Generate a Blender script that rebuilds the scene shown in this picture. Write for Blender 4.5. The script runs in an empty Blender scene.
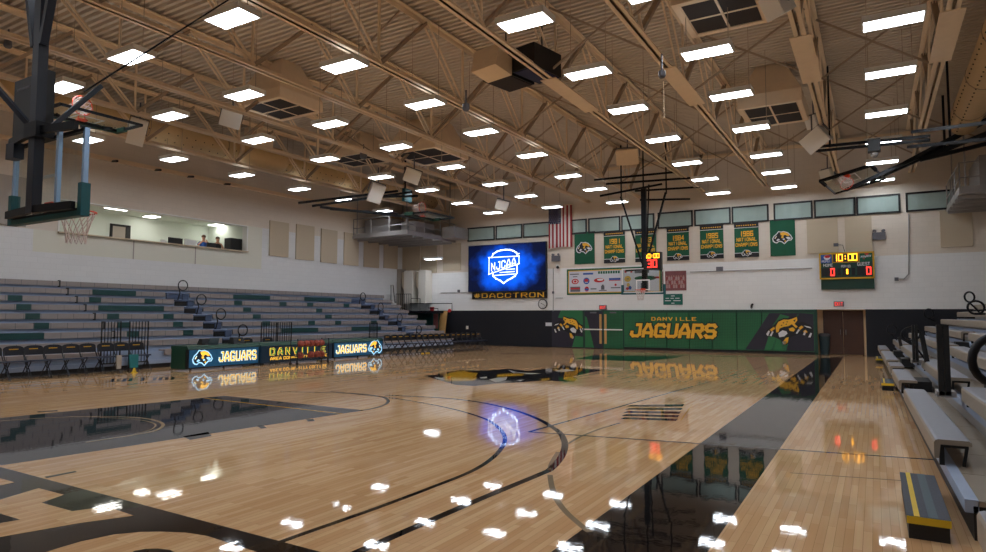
import bpy, math, random
from mathutils import Vector, Matrix
random.seed(7)
SC = bpy.context.scene
COL = SC.collection
R = math.radians
# ------------------------------------------------------------------ camera
YAW, PITCH, ROLL, FPX = R(-30.616), R(3.565), R(0.118), 643.6
cf = Vector((math.sin(YAW)*math.cos(PITCH), math.cos(YAW)*math.cos(PITCH), math.sin(PITCH)))
_r0 = Vector((math.cos(YAW), -math.sin(YAW), 0)); _u0 = _r0.cross(cf)
cr = math.cos(ROLL)*_r0 + math.sin(ROLL)*_u0
cu = -math.sin(ROLL)*_r0 + math.cos(ROLL)*_u0
CAM = Vector((0, 0, 1.62))
def ray(x, y): return cf + cr*((x-493)/FPX) - cu*((y-276)/FPX)
def onZ(x, y, z=0.0): d = ray(x, y); return CAM + d*((z-CAM.z)/d.z)
def onY(x, y, Y): d = ray(x, y); return CAM + d*((Y-CAM.y)/d.y)
def onX(x, y, X): d = ray(x, y); return CAM + d*((X-CAM.x)/d.x)
def atD(x, y, D): return CAM + ray(x, y)*D
cd = bpy.data.cameras.new('camera'); cam = bpy.data.objects.new('camera', cd); COL.objects.link(cam)
cam.matrix_world = Matrix(((cr.x, cu.x, -cf.x, CAM.x), (cr.y, cu.y, -cf.y, CAM.y), (cr.z, cu.z, -cf.z, CAM.z), (0, 0, 0, 1)))
cd.sensor_width = 36; cd.lens = FPX/986*36; cd.clip_start = 0.05; cd.clip_end = 200
SC.camera = cam
SC.view_settings.view_transform = 'Standard'; SC.view_settings.look = 'None'
SC.view_settings.gamma = 1; SC.view_settings.use_curve_mapping = False
SC.view_settings.exposure = 0.54
# ------------------------------------------------------------------ materials
def lin(c):
    return tuple(((v/255)/12.92 if v/255 <= .04045 else ((v/255+.055)/1.055)**2.4) for v in c)
MATS = {}
def base_mat(name):
    m = bpy.data.materials.new(name); m.use_nodes = True
    nt = m.node_tree; b = nt.nodes['Principled BSDF']
    MATS[name] = m
    return m, nt, b
def mat(name, rgb, rough=.5, metal=0., var=.08, scale=6., spec=.5, bump=0., coat=0.):
    """painted / plain surface: base colour with slight procedural noise variation"""
    m, nt, b = base_mat(name)
    c = lin(rgb)
    tc = nt.nodes.new('ShaderNodeTexCoord'); nz = nt.nodes.new('ShaderNodeTexNoise')
    nz.inputs['Scale'].default_value = scale; nz.inputs['Detail'].default_value = 3
    nt.links.new(tc.outputs['Object'], nz.inputs['Vector'])
    mx = nt.nodes.new('ShaderNodeMix'); mx.data_type = 'RGBA'
    mx.inputs[6].default_value = (*[v*(1-var) for v in c], 1); mx.inputs[7].default_value = (*[min(1, v*(1+var)) for v in c], 1)
    nt.links.new(nz.outputs['Fac'], mx.inputs[0]); nt.links.new(mx.outputs[2], b.inputs['Base Color'])
    b.inputs['Roughness'].default_value = rough; b.inputs['Metallic'].default_value = metal
    b.inputs['Specular IOR Level'].default_value = spec
    b.inputs['Coat Weight'].default_value = coat
    if bump:
        bp = nt.nodes.new('ShaderNodeBump'); bp.inputs['Strength'].default_value = bump; bp.inputs['Distance'].default_value = .01
        nt.links.new(nz.outputs['Fac'], bp.inputs['Height']); nt.links.new(bp.outputs['Normal'], b.inputs['Normal'])
    return m
def emit(name, rgb, strength):
    m, nt, b = base_mat(name)
    b.inputs['Base Color'].default_value = (*lin(rgb), 1); b.inputs['Roughness'].default_value = .4
    b.inputs['Emission Color'].default_value = (*lin(rgb), 1); b.inputs['Emission Strength'].default_value = strength
    return m
def block(name, rgb, bw=.4, bh=.2, dark=.93, rough=.7):
    """painted concrete block: brick pattern with faint joints"""
    m, nt, b = base_mat(name)
    g = nt.nodes.new('ShaderNodeNewGeometry'); sp = nt.nodes.new('ShaderNodeSeparateXYZ'); nt.links.new(g.outputs['Position'], sp.inputs[0])
    ad = nt.nodes.new('ShaderNodeMath'); ad.operation = 'ADD'; nt.links.new(sp.outputs['X'], ad.inputs[0]); nt.links.new(sp.outputs['Y'], ad.inputs[1])
    cb = nt.nodes.new('ShaderNodeCombineXYZ'); nt.links.new(ad.outputs[0], cb.inputs['X']); nt.links.new(sp.outputs['Z'], cb.inputs['Y'])
    br = nt.nodes.new('ShaderNodeTexBrick'); nt.links.new(cb.outputs[0], br.inputs['Vector'])
    c = lin(rgb)
    br.inputs['Color1'].default_value = (*c, 1); br.inputs['Color2'].default_value = (*[v*.97 for v in c], 1); br.inputs['Mortar'].default_value = (*[v*dark for v in c], 1)
    br.inputs['Scale'].default_value = 1; br.inputs['Brick Width'].default_value = bw; br.inputs['Row Height'].default_value = bh; br.inputs['Mortar Size'].default_value = .008
    nt.links.new(br.outputs['Color'], b.inputs['Base Color']); b.inputs['Roughness'].default_value = rough
    bp = nt.nodes.new('ShaderNodeBump'); bp.invert = True; bp.inputs['Strength'].default_value = .25; bp.inputs['Distance'].default_value = .006
    nt.links.new(br.outputs['Fac'], bp.inputs['Height']); nt.links.new(bp.outputs['Normal'], b.inputs['Normal'])
    return m
def floor_finish(nt, b):
    """varnish: a glossy coat whose surface rolls gently from board to board"""
    g = nt.nodes.new('ShaderNodeNewGeometry'); tot = None
    for sc_, amp in (((16, 1.6, 1), (.010, .006, 0)), ((13, 75, 1), (.004, .011, 0))):
        mp = nt.nodes.new('ShaderNodeMapping'); mp.inputs['Scale'].default_value = sc_; nt.links.new(g.outputs['Position'], mp.inputs['Vector'])
        nz = nt.nodes.new('ShaderNodeTexNoise'); nz.inputs['Scale'].default_value = 1; nz.inputs['Detail'].default_value = 1; nt.links.new(mp.outputs[0], nz.inputs['Vector'])
        sb = nt.nodes.new('ShaderNodeVectorMath'); sb.operation = 'SUBTRACT'; sb.inputs[1].default_value = (.5, .5, .5); nt.links.new(nz.outputs['Color'], sb.inputs[0])
        ma = nt.nodes.new('ShaderNodeVectorMath'); ma.operation = 'MULTIPLY_ADD'; ma.inputs[1].default_value = amp; nt.links.new(sb.outputs[0], ma.inputs[0])
        nt.links.new(tot.outputs[0] if tot else g.outputs['Normal'], ma.inputs[2]); tot = ma
    no = nt.nodes.new('ShaderNodeVectorMath'); no.operation = 'NORMALIZE'; nt.links.new(tot.outputs[0], no.inputs[0])
    b.inputs['Roughness'].default_value = .6; b.inputs['Specular IOR Level'].default_value = 0
    gl = nt.nodes.new('ShaderNodeBsdfGlossy'); gl.inputs['Roughness'].default_value = .03; nt.links.new(no.outputs[0], gl.inputs['Normal'])
    fr = nt.nodes.new('ShaderNodeFresnel'); fr.inputs['IOR'].default_value = 1.62
    ml = nt.nodes.new('ShaderNodeMath'); ml.operation = 'MULTIPLY'; ml.inputs[1].default_value = 1.0; nt.links.new(fr.outputs[0], ml.inputs[0])
    ms = nt.nodes.new('ShaderNodeMixShader'); nt.links.new(ml.outputs[0], ms.inputs[0]); nt.links.new(b.outputs[0], ms.inputs[1]); nt.links.new(gl.outputs[0], ms.inputs[2])
    nt.links.new(ms.outputs[0], nt.nodes['Material Output'].inputs['Surface'])
def wood_floor(name):
    m, nt, b = base_mat(name)
    g = nt.nodes.new('ShaderNodeNewGeometry'); sp = nt.nodes.new('ShaderNodeSeparateXYZ'); nt.links.new(g.outputs['Position'], sp.inputs[0])
    cb = nt.nodes.new('ShaderNodeCombineXYZ'); nt.links.new(sp.outputs['Y'], cb.inputs['X']); nt.links.new(sp.outputs['X'], cb.inputs['Y'])
    br = nt.nodes.new('ShaderNodeTexBrick'); nt.links.new(cb.outputs[0], br.inputs['Vector'])
    br.inputs['Scale'].default_value = 1; br.inputs['Brick Width'].default_value = .75; br.inputs['Row Height'].default_value = .06
    br.inputs['Mortar Size'].default_value = .0016; br.offset = .37; br.inputs['Bias'].default_value = 0
    br.inputs['Color1'].default_value = (*lin((226, 187, 142)), 1); br.inputs['Color2'].default_value = (*lin((206, 160, 113)), 1); br.inputs['Mortar'].default_value = (*lin((176, 136, 96)), 1)
    mp = nt.nodes.new('ShaderNodeMapping'); mp.inputs['Scale'].default_value = (30, 1.2, 1); nt.links.new(g.outputs['Position'], mp.inputs['Vector'])
    nz = nt.nodes.new('ShaderNodeTexNoise'); nz.inputs['Scale'].default_value = 1; nz.inputs['Detail'].default_value = 4; nt.links.new(mp.outputs[0], nz.inputs['Vector'])
    mx = nt.nodes.new('ShaderNodeMix'); mx.data_type = 'RGBA'; mx.blend_type = 'OVERLAY'; mx.inputs[0].default_value = .35
    nt.links.new(br.outputs['Color'], mx.inputs[6]); nt.links.new(nz.outputs['Color'], mx.inputs[7])
    hs = nt.nodes.new('ShaderNodeHueSaturation'); hs.inputs['Saturation'].default_value = 1.0
    cr2 = nt.nodes.new('ShaderNodeRGBToBW'); nt.links.new(nz.outputs['Color'], cr2.inputs[0])
    mx2 = nt.nodes.new('ShaderNodeMix'); mx2.data_type = 'RGBA'; mx2.blend_type = 'OVERLAY'; mx2.inputs[0].default_value = .16
    nt.links.new(br.outputs['Color'], mx2.inputs[6]); nt.links.new(cr2.outputs[0], mx2.inputs[7])
    nt.links.new(mx2.outputs[2], hs.inputs['Color']); nt.links.new(hs.outputs[0], b.inputs['Base Color'])
    floor_finish(nt, b)
    return m
def floor_paint(name, rgb):
    m, nt, b = base_mat(name)
    g = nt.nodes.new('ShaderNodeNewGeometry'); mp = nt.nodes.new('ShaderNodeMapping'); mp.inputs['Scale'].default_value = (16, .7, 1); nt.links.new(g.outputs['Position'], mp.inputs['Vector'])
    nz = nt.nodes.new('ShaderNodeTexNoise'); nz.inputs['Scale'].default_value = 1; nt.links.new(mp.outputs[0], nz.inputs['Vector'])
    c = lin(rgb); mx = nt.nodes.new('ShaderNodeMix'); mx.data_type = 'RGBA'
    mx.inputs[6].default_value = (*[v*.8 for v in c], 1); mx.inputs[7].default_value = (*[v*1.2 for v in c], 1)
    nt.links.new(nz.outputs['Fac'], mx.inputs[0]); nt.links.new(mx.outputs[2], b.inputs['Base Color'])
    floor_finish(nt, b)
    return m
def halftone(name, c1, c2, sc=14):
    m, nt, b = base_mat(name)
    g = nt.nodes.new('ShaderNodeNewGeometry'); v = nt.nodes.new('ShaderNodeTexVoronoi'); v.inputs['Scale'].default_value = sc; v.inputs['Randomness'].default_value = 0
    nt.links.new(g.outputs['Position'], v.inputs['Vector'])
    nz = nt.nodes.new('ShaderNodeTexNoise'); nz.inputs['Scale'].default_value = .55; nt.links.new(g.outputs['Position'], nz.inputs['Vector'])
    ml = nt.nodes.new('ShaderNodeMath'); ml.operation = 'MULTIPLY'; ml.inputs[1].default_value = .9; nt.links.new(nz.outputs['Fac'], ml.inputs[0])
    lt = nt.nodes.new('ShaderNodeMath'); lt.operation = 'LESS_THAN'; nt.links.new(v.outputs['Distance'], lt.inputs[0]); nt.links.new(ml.outputs[0], lt.inputs[1])
    mx = nt.nodes.new('ShaderNodeMix'); mx.data_type = 'RGBA'; mx.inputs[6].default_value = (*lin(c1), 1); mx.inputs[7].default_value = (*lin(c2), 1)
    nt.links.new(lt.outputs[0], mx.inputs[0]); nt.links.new(mx.outputs[2], b.inputs['Base Color']); b.inputs['Roughness'].default_value = .45
    return m
def screen_mat(name, center, rx, rz):
    """LED picture: bright blue burst fading to navy, in the plane of the screen"""
    m, nt, b = base_mat(name)
    g = nt.nodes.new('ShaderNodeNewGeometry'); mp = nt.nodes.new('ShaderNodeMapping'); mp.vector_type = 'POINT'
    mp.inputs['Location'].default_value = (-center.x/rx, 0, -center.z/rz); mp.inputs['Scale'].default_value = (1/rx, 0, 1/rz)
    nt.links.new(g.outputs['Position'], mp.inputs['Vector'])
    ln = nt.nodes.new('ShaderNodeVectorMath'); ln.operation = 'LENGTH'; nt.links.new(mp.outputs[0], ln.inputs[0])
    nz = nt.nodes.new('ShaderNodeTexNoise'); nz.inputs['Scale'].default_value = 1.6; nz.inputs['Detail'].default_value = 5; nt.links.new(g.outputs['Position'], nz.inputs['Vector'])
    ad = nt.nodes.new('ShaderNodeMath'); ad.operation = 'MULTIPLY_ADD'; ad.inputs[1].default_value = .9
    nt.links.new(nz.outputs['Fac'], ad.inputs[0]); nt.links.new(ln.outputs['Value'], ad.inputs[2])
    rp = nt.nodes.new('ShaderNodeValToRGB'); e = rp.color_ramp.elements
    e[0].position = .55; e[0].color = (*lin((8, 96, 250)), 1); e[1].position = 1.0; e[1].color = (*lin((5, 12, 40)), 1)
    x = rp.color_ramp.elements.new(.72); x.color = (*lin((4, 75, 205)), 1)
    x = rp.color_ramp.elements.new(.86); x.color = (*lin((6, 38, 110)), 1)
    sub = nt.nodes.new('ShaderNodeMath'); sub.operation = 'MULTIPLY'; sub.inputs[1].default_value = .62; nt.links.new(ad.outputs[0], sub.inputs[0])
    nt.links.new(sub.outputs[0], rp.inputs[0]); nt.links.new(rp.outputs[0], b.inputs['Emission Color']); b.inputs['Emission Strength'].default_value = .9
    b.inputs['Base Color'].default_value = (.005, .005, .01, 1); b.inputs['Roughness'].default_value = .6; b.inputs['Specular IOR Level'].default_value = .1
    return m
def glass_mat(name):
    m, nt, b = base_mat(name)
    nt.nodes.remove(b); out = nt.nodes['Material Output']
    tr = nt.nodes.new('ShaderNodeBsdfTransparent'); gl = nt.nodes.new('ShaderNodeBsdfGlossy'); gl.inputs['Roughness'].default_value = .03
    tr.inputs['Color'].default_value = (.9, .93, .92, 1)
    ms = nt.nodes.new('ShaderNodeMixShader'); ms.inputs[0].default_value = .05; nt.links.new(tr.outputs[0], ms.inputs[1]); nt.links.new(gl.outputs[0], ms.inputs[2])
    nt.links.new(ms.outputs[0], out.inputs['Surface'])
    return m
M = {}
M['wood'] = wood_floor('maple boards')
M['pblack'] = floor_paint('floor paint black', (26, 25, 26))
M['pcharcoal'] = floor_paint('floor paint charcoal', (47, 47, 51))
M['pgold'] = floor_paint('floor paint gold', (214, 160, 30))
M['pwhite'] = floor_paint('floor paint white', (205, 200, 190))
M['pgreen'] = floor_paint('floor paint green', (18, 62, 42))
M['pblue'] = floor_paint('floor paint blue', (70, 92, 110))
M['ptan'] = floor_paint('floor paint tan', (168, 144, 112))
M['pgrey'] = floor_paint('floor paint grey', (140, 122, 98))
M['wallwhite'] = block('white painted block', (236, 235, 234))
M['wallbeige'] = block('beige painted block', (222, 210, 196))
M['wallleft'] = block('pale grey painted block', (226, 225, 225))
M['wallcream'] = mat('cream painted panel', (222, 219, 205), .7, var=.02)
M['wallnavy'] = block('near black painted block', (12, 15, 26), dark=.8)
M['wallroom'] = mat('press box paint', (222, 230, 220), .7, var=.02)
M['wallother'] = mat('plain painted wall', (205, 196, 182), .8, var=.03)
M['deck'] = mat('tan roof decking', (204, 188, 168), .55, var=.06)
M['steel'] = mat('tan painted steel', (236, 212, 180), .5, var=.07)
M['steeldark'] = mat('brown steel', (168, 146, 122), .55, var=.07)
M['duct'] = mat('tan fabric duct', (214, 182, 132), .6, var=.06)
M['panel'] = mat('tan fabric panel', (196, 180, 156), .9, var=.04, scale=30)
M['panelgrey'] = mat('grey fabric panel', (170, 160, 150), .9, var=.04, scale=30)
M['galv'] = mat('galvanised metal', (158, 154, 152), .4, metal=.3, var=.08)
M['white'] = mat('white paint', (236, 235, 232), .5, var=.02)
M['offwhite'] = mat('off white cabinet', (226, 220, 210), .5, var=.03)
M['black'] = mat('black paint', (14, 14, 16), .55, var=.1)
M['blacksteel'] = mat('black steel', (12, 14, 20), .55, var=.1, spec=.25)
M['navysteel'] = mat('navy black steel', (10, 18, 36), .5, var=.12)
M['fblack'] = mat('black window frame', (26, 26, 28), .5, var=.05)
M['curtain'] = mat('pale window shade', (158, 176, 170), .8, var=.1, scale=3)
M['green'] = mat('green cloth', (24, 92, 66), .8, var=.08)
M['banner'] = mat('banner green cloth', (22, 88, 62), .8, var=.06)
M['gold'] = mat('gold print', (240, 182, 50), .6, var=.05)
M['goldpale'] = mat('pale gold print', (214, 172, 70), .6, var=.05)
M['printblack'] = mat('black print', (22, 22, 26), .6, var=.05)
M['printwhite'] = mat('white print', (222, 222, 226), .6, var=.03)
M['mural'] = halftone('mural green', (24, 84, 52), (34, 106, 66))
M['muraldark'] = mat('mural navy', (36, 34, 50), .5, var=.08)
M['muralleaf'] = mat('mural bright green', (40, 112, 66), .5, var=.06)
M['padgreen'] = mat('dark green pad', (14, 62, 46), .5, var=.06)
M['flagred'] = mat('flag red', (150, 32, 40), .8, var=.05)
M['flagwhite'] = mat('flag white', (214, 206, 200), .8, var=.04)
M['flagblue'] = mat('flag blue', (30, 36, 74), .8, var=.05)
M['ledoff'] = mat('scoreboard black', (14, 12, 14), .4, var=.1)
M['sbgreen'] = mat('scoreboard green', (14, 58, 46), .5, var=.05)
M['sbyellow'] = mat('scoreboard yellow', (206, 160, 24), .5, var=.05)
M['amber'] = emit('amber leds', (255, 170, 36), 2.6)
M['red'] = emit('red leds', (255, 46, 36), 2.6)
M['exitred'] = emit('exit sign red', (235, 70, 60), .9)
M['ledwhite'] = emit('screen white', (225, 238, 255), 1.25)
M['screenblue2'] = emit('screen blue', (6, 66, 205), .8)
M['lcyan'] = emit('led panel white edge', (160, 210, 240), .75)
M['lgold'] = emit('led panel gold', (244, 186, 60), .8)
M['lteal'] = emit('led panel teal', (10, 62, 92), .5)
M['lnavy'] = emit('led panel navy', (6, 26, 40), .5)
M['lgreen'] = emit('led panel green', (30, 120, 60), .7)
M['lamp'] = emit('fluorescent diffuser', (238, 246, 255), 15.0)
M['uplight'] = emit('added upward glow', (240, 246, 255), 1.5)  # extra glow added on the fixture tops to lift the roof
M['lampbox'] = emit('press box light', (255, 252, 244), 8.0)
M['orange'] = mat('orange hoop paint', (226, 72, 30), .4, var=.05)
M['net'] = mat('white net cord', (220, 205, 200), .8, var=.03)
M['ball'] = mat('basketball leather', (150, 66, 48), .6, var=.12, scale=40)
M['glass'] = glass_mat('clear glass')
M['edgelit'] = mat('painted lit frame edge', (170, 205, 245), .25, metal=.5, var=.04)  # light along the frame edge is put into the pale blue colour
M['tealpad'] = mat('teal backboard pad', (14, 84, 92), .5, var=.05)
M['benchface'] = mat('beige plastic bench', (146, 133, 117), .5, var=.05, scale=20)
M['benchtop'] = mat('worn grey bench top', (130, 132, 140), .5, var=.07, scale=20)
M['deckboard'] = mat('tan bleacher deck', (136, 123, 107), .5, var=.06)
M['seatgrey'] = mat('grey beige seat module', (152, 142, 138), .5, var=.05)
M['seatgreen'] = mat('dark green seat module', (14, 64, 62), .5, var=.08)
M['riserblue'] = mat('grey blue foot deck', (150, 164, 188), .5, var=.08)
M['stepblue'] = mat('blue grey step', (80, 94, 122), .5, var=.06)
M['tread'] = mat('grey non slip tread', (62, 66, 76), .7, var=.12, scale=60, bump=.3)
M['treadlight'] = mat('light tread strip', (78, 92, 98), .7, var=.12, scale=60)
M['yellow'] = mat('yellow safety paint', (214, 178, 30), .55, var=.1)
M['chair'] = mat('black chair steel', (20, 24, 34), .4, var=.08)
M['chairseat'] = mat('navy chair seat', (16, 28, 54), .35, var=.08)
M['tealcloth'] = mat('teal towel', (40, 118, 122), .9, var=.08)
M['plywood'] = mat('light plywood', (196, 152, 92), .6, var=.12, scale=4)
M['door'] = mat('dark brown door', (74, 44, 30), .45, var=.15, scale=3)
M['jamb'] = mat('tan door recess', (232, 206, 170), .7, var=.05)
M['bin'] = mat('grey green bin', (52, 76, 84), .5, var=.06)
M['clockface'] = mat('clock face', (216, 216, 214), .4, var=.02)
M['grille'] = mat('dark return grille', (40, 32, 28), .8, var=.2, scale=20)
M['skin'] = mat('skin', (205, 150, 122), .6, var=.05)
M['hair'] = mat('brown hair', (84, 54, 36), .7, var=.1)
M['shirtblue'] = mat('blue shirt', (40, 84, 160), .8, var=.06)
M['shirtblack'] = mat('black top', (22, 22, 26), .8, var=.06)
M['photo'] = mat('team photo print', (128, 76, 78), .6, var=.4, scale=8)
M['photolight'] = mat('photo print pale', (176, 140, 138), .6)
M['photored'] = mat('photo print red', (146, 66, 66), .6)
M['photoskin'] = mat('photo print faces', (170, 124, 112), .6)
M['sponsor'] = mat('sponsor banner white', (206, 206, 216), .7, var=.03)
M['logored'] = mat('logo red', (196, 40, 44), .6, var=.03)
M['logoblue'] = mat('logo blue', (44, 84, 160), .6, var=.03)
M['signteal'] = mat('teal sign', (16, 100, 88), .6, var=.04)
M['device'] = mat('grey device housing', (96, 96, 104), .5, var=.06)
M['screenblue'] = emit('laptop screen', (120, 150, 180), .35)
# ------------------------------------------------------------------ mesh builder
class MB:
    def __init__(s): s.v = []; s.f = []; s.m = []
    def face(s, pts, mi=0):
        i = len(s.v); s.v += [tuple(p) for p in pts]; s.f.append(tuple(range(i, i+len(pts)))); s.m.append(mi); return s
    def box(s, a, b, mi=0):
        x0, y0, z0 = [min(a[k], b[k]) for k in range(3)]; x1, y1, z1 = [max(a[k], b[k]) for k in range(3)]
        return s.hexa([(x0,y0,z0),(x1,y0,z0),(x1,y1,z0),(x0,y1,z0)], [(x0,y0,z1),(x1,y0,z1),(x1,y1,z1),(x0,y1,z1)], mi)
    def hexa(s, lo, hi, mi=0):
        i = len(s.v); n = len(lo); s.v += [tuple(p) for p in lo] + [tuple(p) for p in hi]
        s.f.append(tuple(i+k for k in reversed(range(n)))); s.f.append(tuple(i+n+k for k in range(n)))
        for k in range(n):
            k2 = (k+1) % n; s.f.append((i+k, i+k2, i+n+k2, i+n+k))
        s.m += [mi]*(n+2); return s
    def prism(s, poly, d, mi=0):
        """polygon (3d points) pushed along vector d"""
        d = Vector(d); return s.hexa([Vector(p) for p in poly], [Vector(p)+d for p in poly], mi)
    def bar(s, p, q, w, h, mi=0, up=(0, 0, 1)):
        p = Vector(p); q = Vector(q); d = (q-p).normalized(); u = Vector(up)
        if abs(d.dot(u)) > .98: u = Vector((1, 0, 0))
        a = d.cross(u).normalized()*(w/2); b = a.cross(d).normalized()*(h/2)
        return s.hexa([p-a-b, p+a-b, p+a+b, p-a+b], [q-a-b, q+a-b, q+a+b, q-a+b], mi)
    def tube(s, pts, r, n=8, mi=0, closed=False, cap=True, r2=None):
        pts = [Vector(p) for p in pts]; N = len(pts); rings = []
        prev = None
        for k in range(N):
            if closed: t = pts[(k+1) % N]-pts[k-1]
            else: t = pts[min(k+1, N-1)]-pts[max(k-1, 0)]
            t.normalize()
            if prev is None:
                u = Vector((0, 0, 1)) if abs(t.z) < .9 else Vector((1, 0, 0)); a = t.cross(u).normalized()
            else: a = (prev - t*prev.dot(t)).normalized()
            prev = a; b = t.cross(a)
            rr = r if r2 is None else r+(r2-r)*k/max(1, N-1)
            rings.append([pts[k]+(a*math.cos(2*math.pi*j/n)+b*math.sin(2*math.pi*j/n))*rr for j in range(n)])
        i = len(s.v)
        for rg in rings: s.v += [tuple(p) for p in rg]
        for k in range(N if closed else N-1):
            k2 = (k+1) % N
            for j in range(n):
                j2 = (j+1) % n; s.f.append((i+k*n+j, i+k*n+j2, i+k2*n+j2, i+k2*n+j)); s.m.append(mi)
        if cap and not closed:
            s.f.append(tuple(i+j for j in reversed(range(n)))); s.f.append(tuple(i+(N-1)*n+j for j in range(n))); s.m += [mi, mi]
        return s
    def sphere(s, c, r, nu=14, nv=9, mi=0, sc=(1, 1, 1)):
        c = Vector(c); i = len(s.v)
        s.v.append((c.x, c.y, c.z+r*sc[2]))
        for a in range(1, nv):
            t = math.pi*a/nv
            for b in range(nu):
                p = 2*math.pi*b/nu; s.v.append((c.x+r*sc[0]*math.sin(t)*math.cos(p), c.y+r*sc[1]*math.sin(t)*math.sin(p), c.z+r*sc[2]*math.cos(t)))
        s.v.append((c.x, c.y, c.z-r*sc[2])); L = len(s.v)-1
        for b in range(nu):
            b2 = (b+1) % nu; s.f.append((i, i+1+b, i+1+b2)); s.m.append(mi)
            for a in range(nv-2):
                q = i+1+a*nu; s.f.append((q+b, q+nu+b, q+nu+b2, q+b2)); s.m.append(mi)
            q = i+1+(nv-2)*nu; s.f.append((q+b, L, q+b2)); s.m.append(mi)
        return s
    def lathe(s, c, prof, n=20, mi=0):
        """prof: list of (r, z) about vertical axis through c"""
        c = Vector(c); i = len(s.v)
        for r, z in prof:
            for j in range(n): s.v.append((c.x+r*math.cos(2*math.pi*j/n), c.y+r*math.sin(2*math.pi*j/n), c.z+z))
        for k in range(len(prof)-1):
            for j in range(n):
                j2 = (j+1) % n; s.f.append((i+k*n+j, i+k*n+j2, i+(k+1)*n+j2, i+(k+1)*n+j)); s.m.append(mi)
        s.f.append(tuple(i+j for j in reversed(range(n)))); s.f.append(tuple(i+(len(prof)-1)*n+j for j in range(n))); s.m += [mi, mi]
        return s
    def build(s, name, mats, parent=None, off=None, smooth=False):
        me = bpy.data.meshes.new(name)
        o = Vector(off) if off is not None else Vector((0, 0, 0))
        me.from_pydata([tuple(Vector(p)-o) for p in s.v], [], s.f)
        if not isinstance(mats, (list, tuple)): mats = [mats]
        for m in mats: me.materials.append(M[m] if isinstance(m, str) else m)
        for p, mi in zip(me.polygons, s.m): p.material_index = mi; p.use_smooth = smooth
        me.update()
        ob = bpy.data.objects.new(name, me); COL.objects.link(ob)
        if parent is not None: ob.parent = parent
        return ob
def tag(o, label, cat, group=None):
    o['label'] = label; o['category'] = cat
    if group: o['group'] = group
    return o
def thing(name, label, cat, loc=(0, 0, 0), rz=0, group=None):
    o = bpy.data.objects.new(name, None); COL.objects.link(o); o.empty_display_size = .1
    o.location = loc; o.rotation_euler = (0, 0, rz)
    return tag(o, label, cat, group)
def solo(name, mb, mats, label, cat, group=None, smooth=False):
    """a thing that is one mesh; its origin at the middle of its base"""
    xs = list(zip(*mb.v)); c = Vector(((min(xs[0])+max(xs[0]))/2, (min(xs[1])+max(xs[1]))/2, min(xs[2])))
    o = mb.build(name, mats, off=c, smooth=smooth); o.location = c
    return tag(o, label, cat, group)
def part(t, name, mb, mats, smooth=False, label=None, grand=None):
    """world-space mesh under an unrotated thing t (or under its part `grand`)"""
    o = mb.build(name, mats, parent=(grand if grand is not None else t), off=t.location, smooth=smooth)
    if label: o['label'] = label
    return o
def lpart(t, name, mb, mats, smooth=False, label=None):
    o = mb.build(name, mats, parent=t, smooth=smooth)
    if label: o['label'] = label
    return o
def struct(name, mb, mats, parent=None, smooth=False):
    o = mb.build(name, mats, parent=parent, smooth=smooth)
    if parent is None: o['kind'] = 'structure'
    return o
def dup(root, loc, rz=None, label=None, group=None):
    r = root.copy(); COL.objects.link(r); r.location = loc
    if rz is not None: r.rotation_euler = (0, 0, rz)
    if label: r['label'] = label
    if group: r['group'] = group
    for ch in list(root.children):
        c = ch.copy(); COL.objects.link(c); c.parent = r
        for g in ch.children:
            d = g.copy(); COL.objects.link(d); d.parent = c
    return r
ORD = ['', 'first', 'second', 'third', 'fourth', 'fifth', 'sixth', 'seventh', 'eighth', 'ninth', 'tenth', 'eleventh', 'twelfth', 'thirteenth', 'fourteenth', 'fifteenth', 'sixteenth', 'seventeenth', 'eighteenth', 'nineteenth', 'twentieth']
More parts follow.
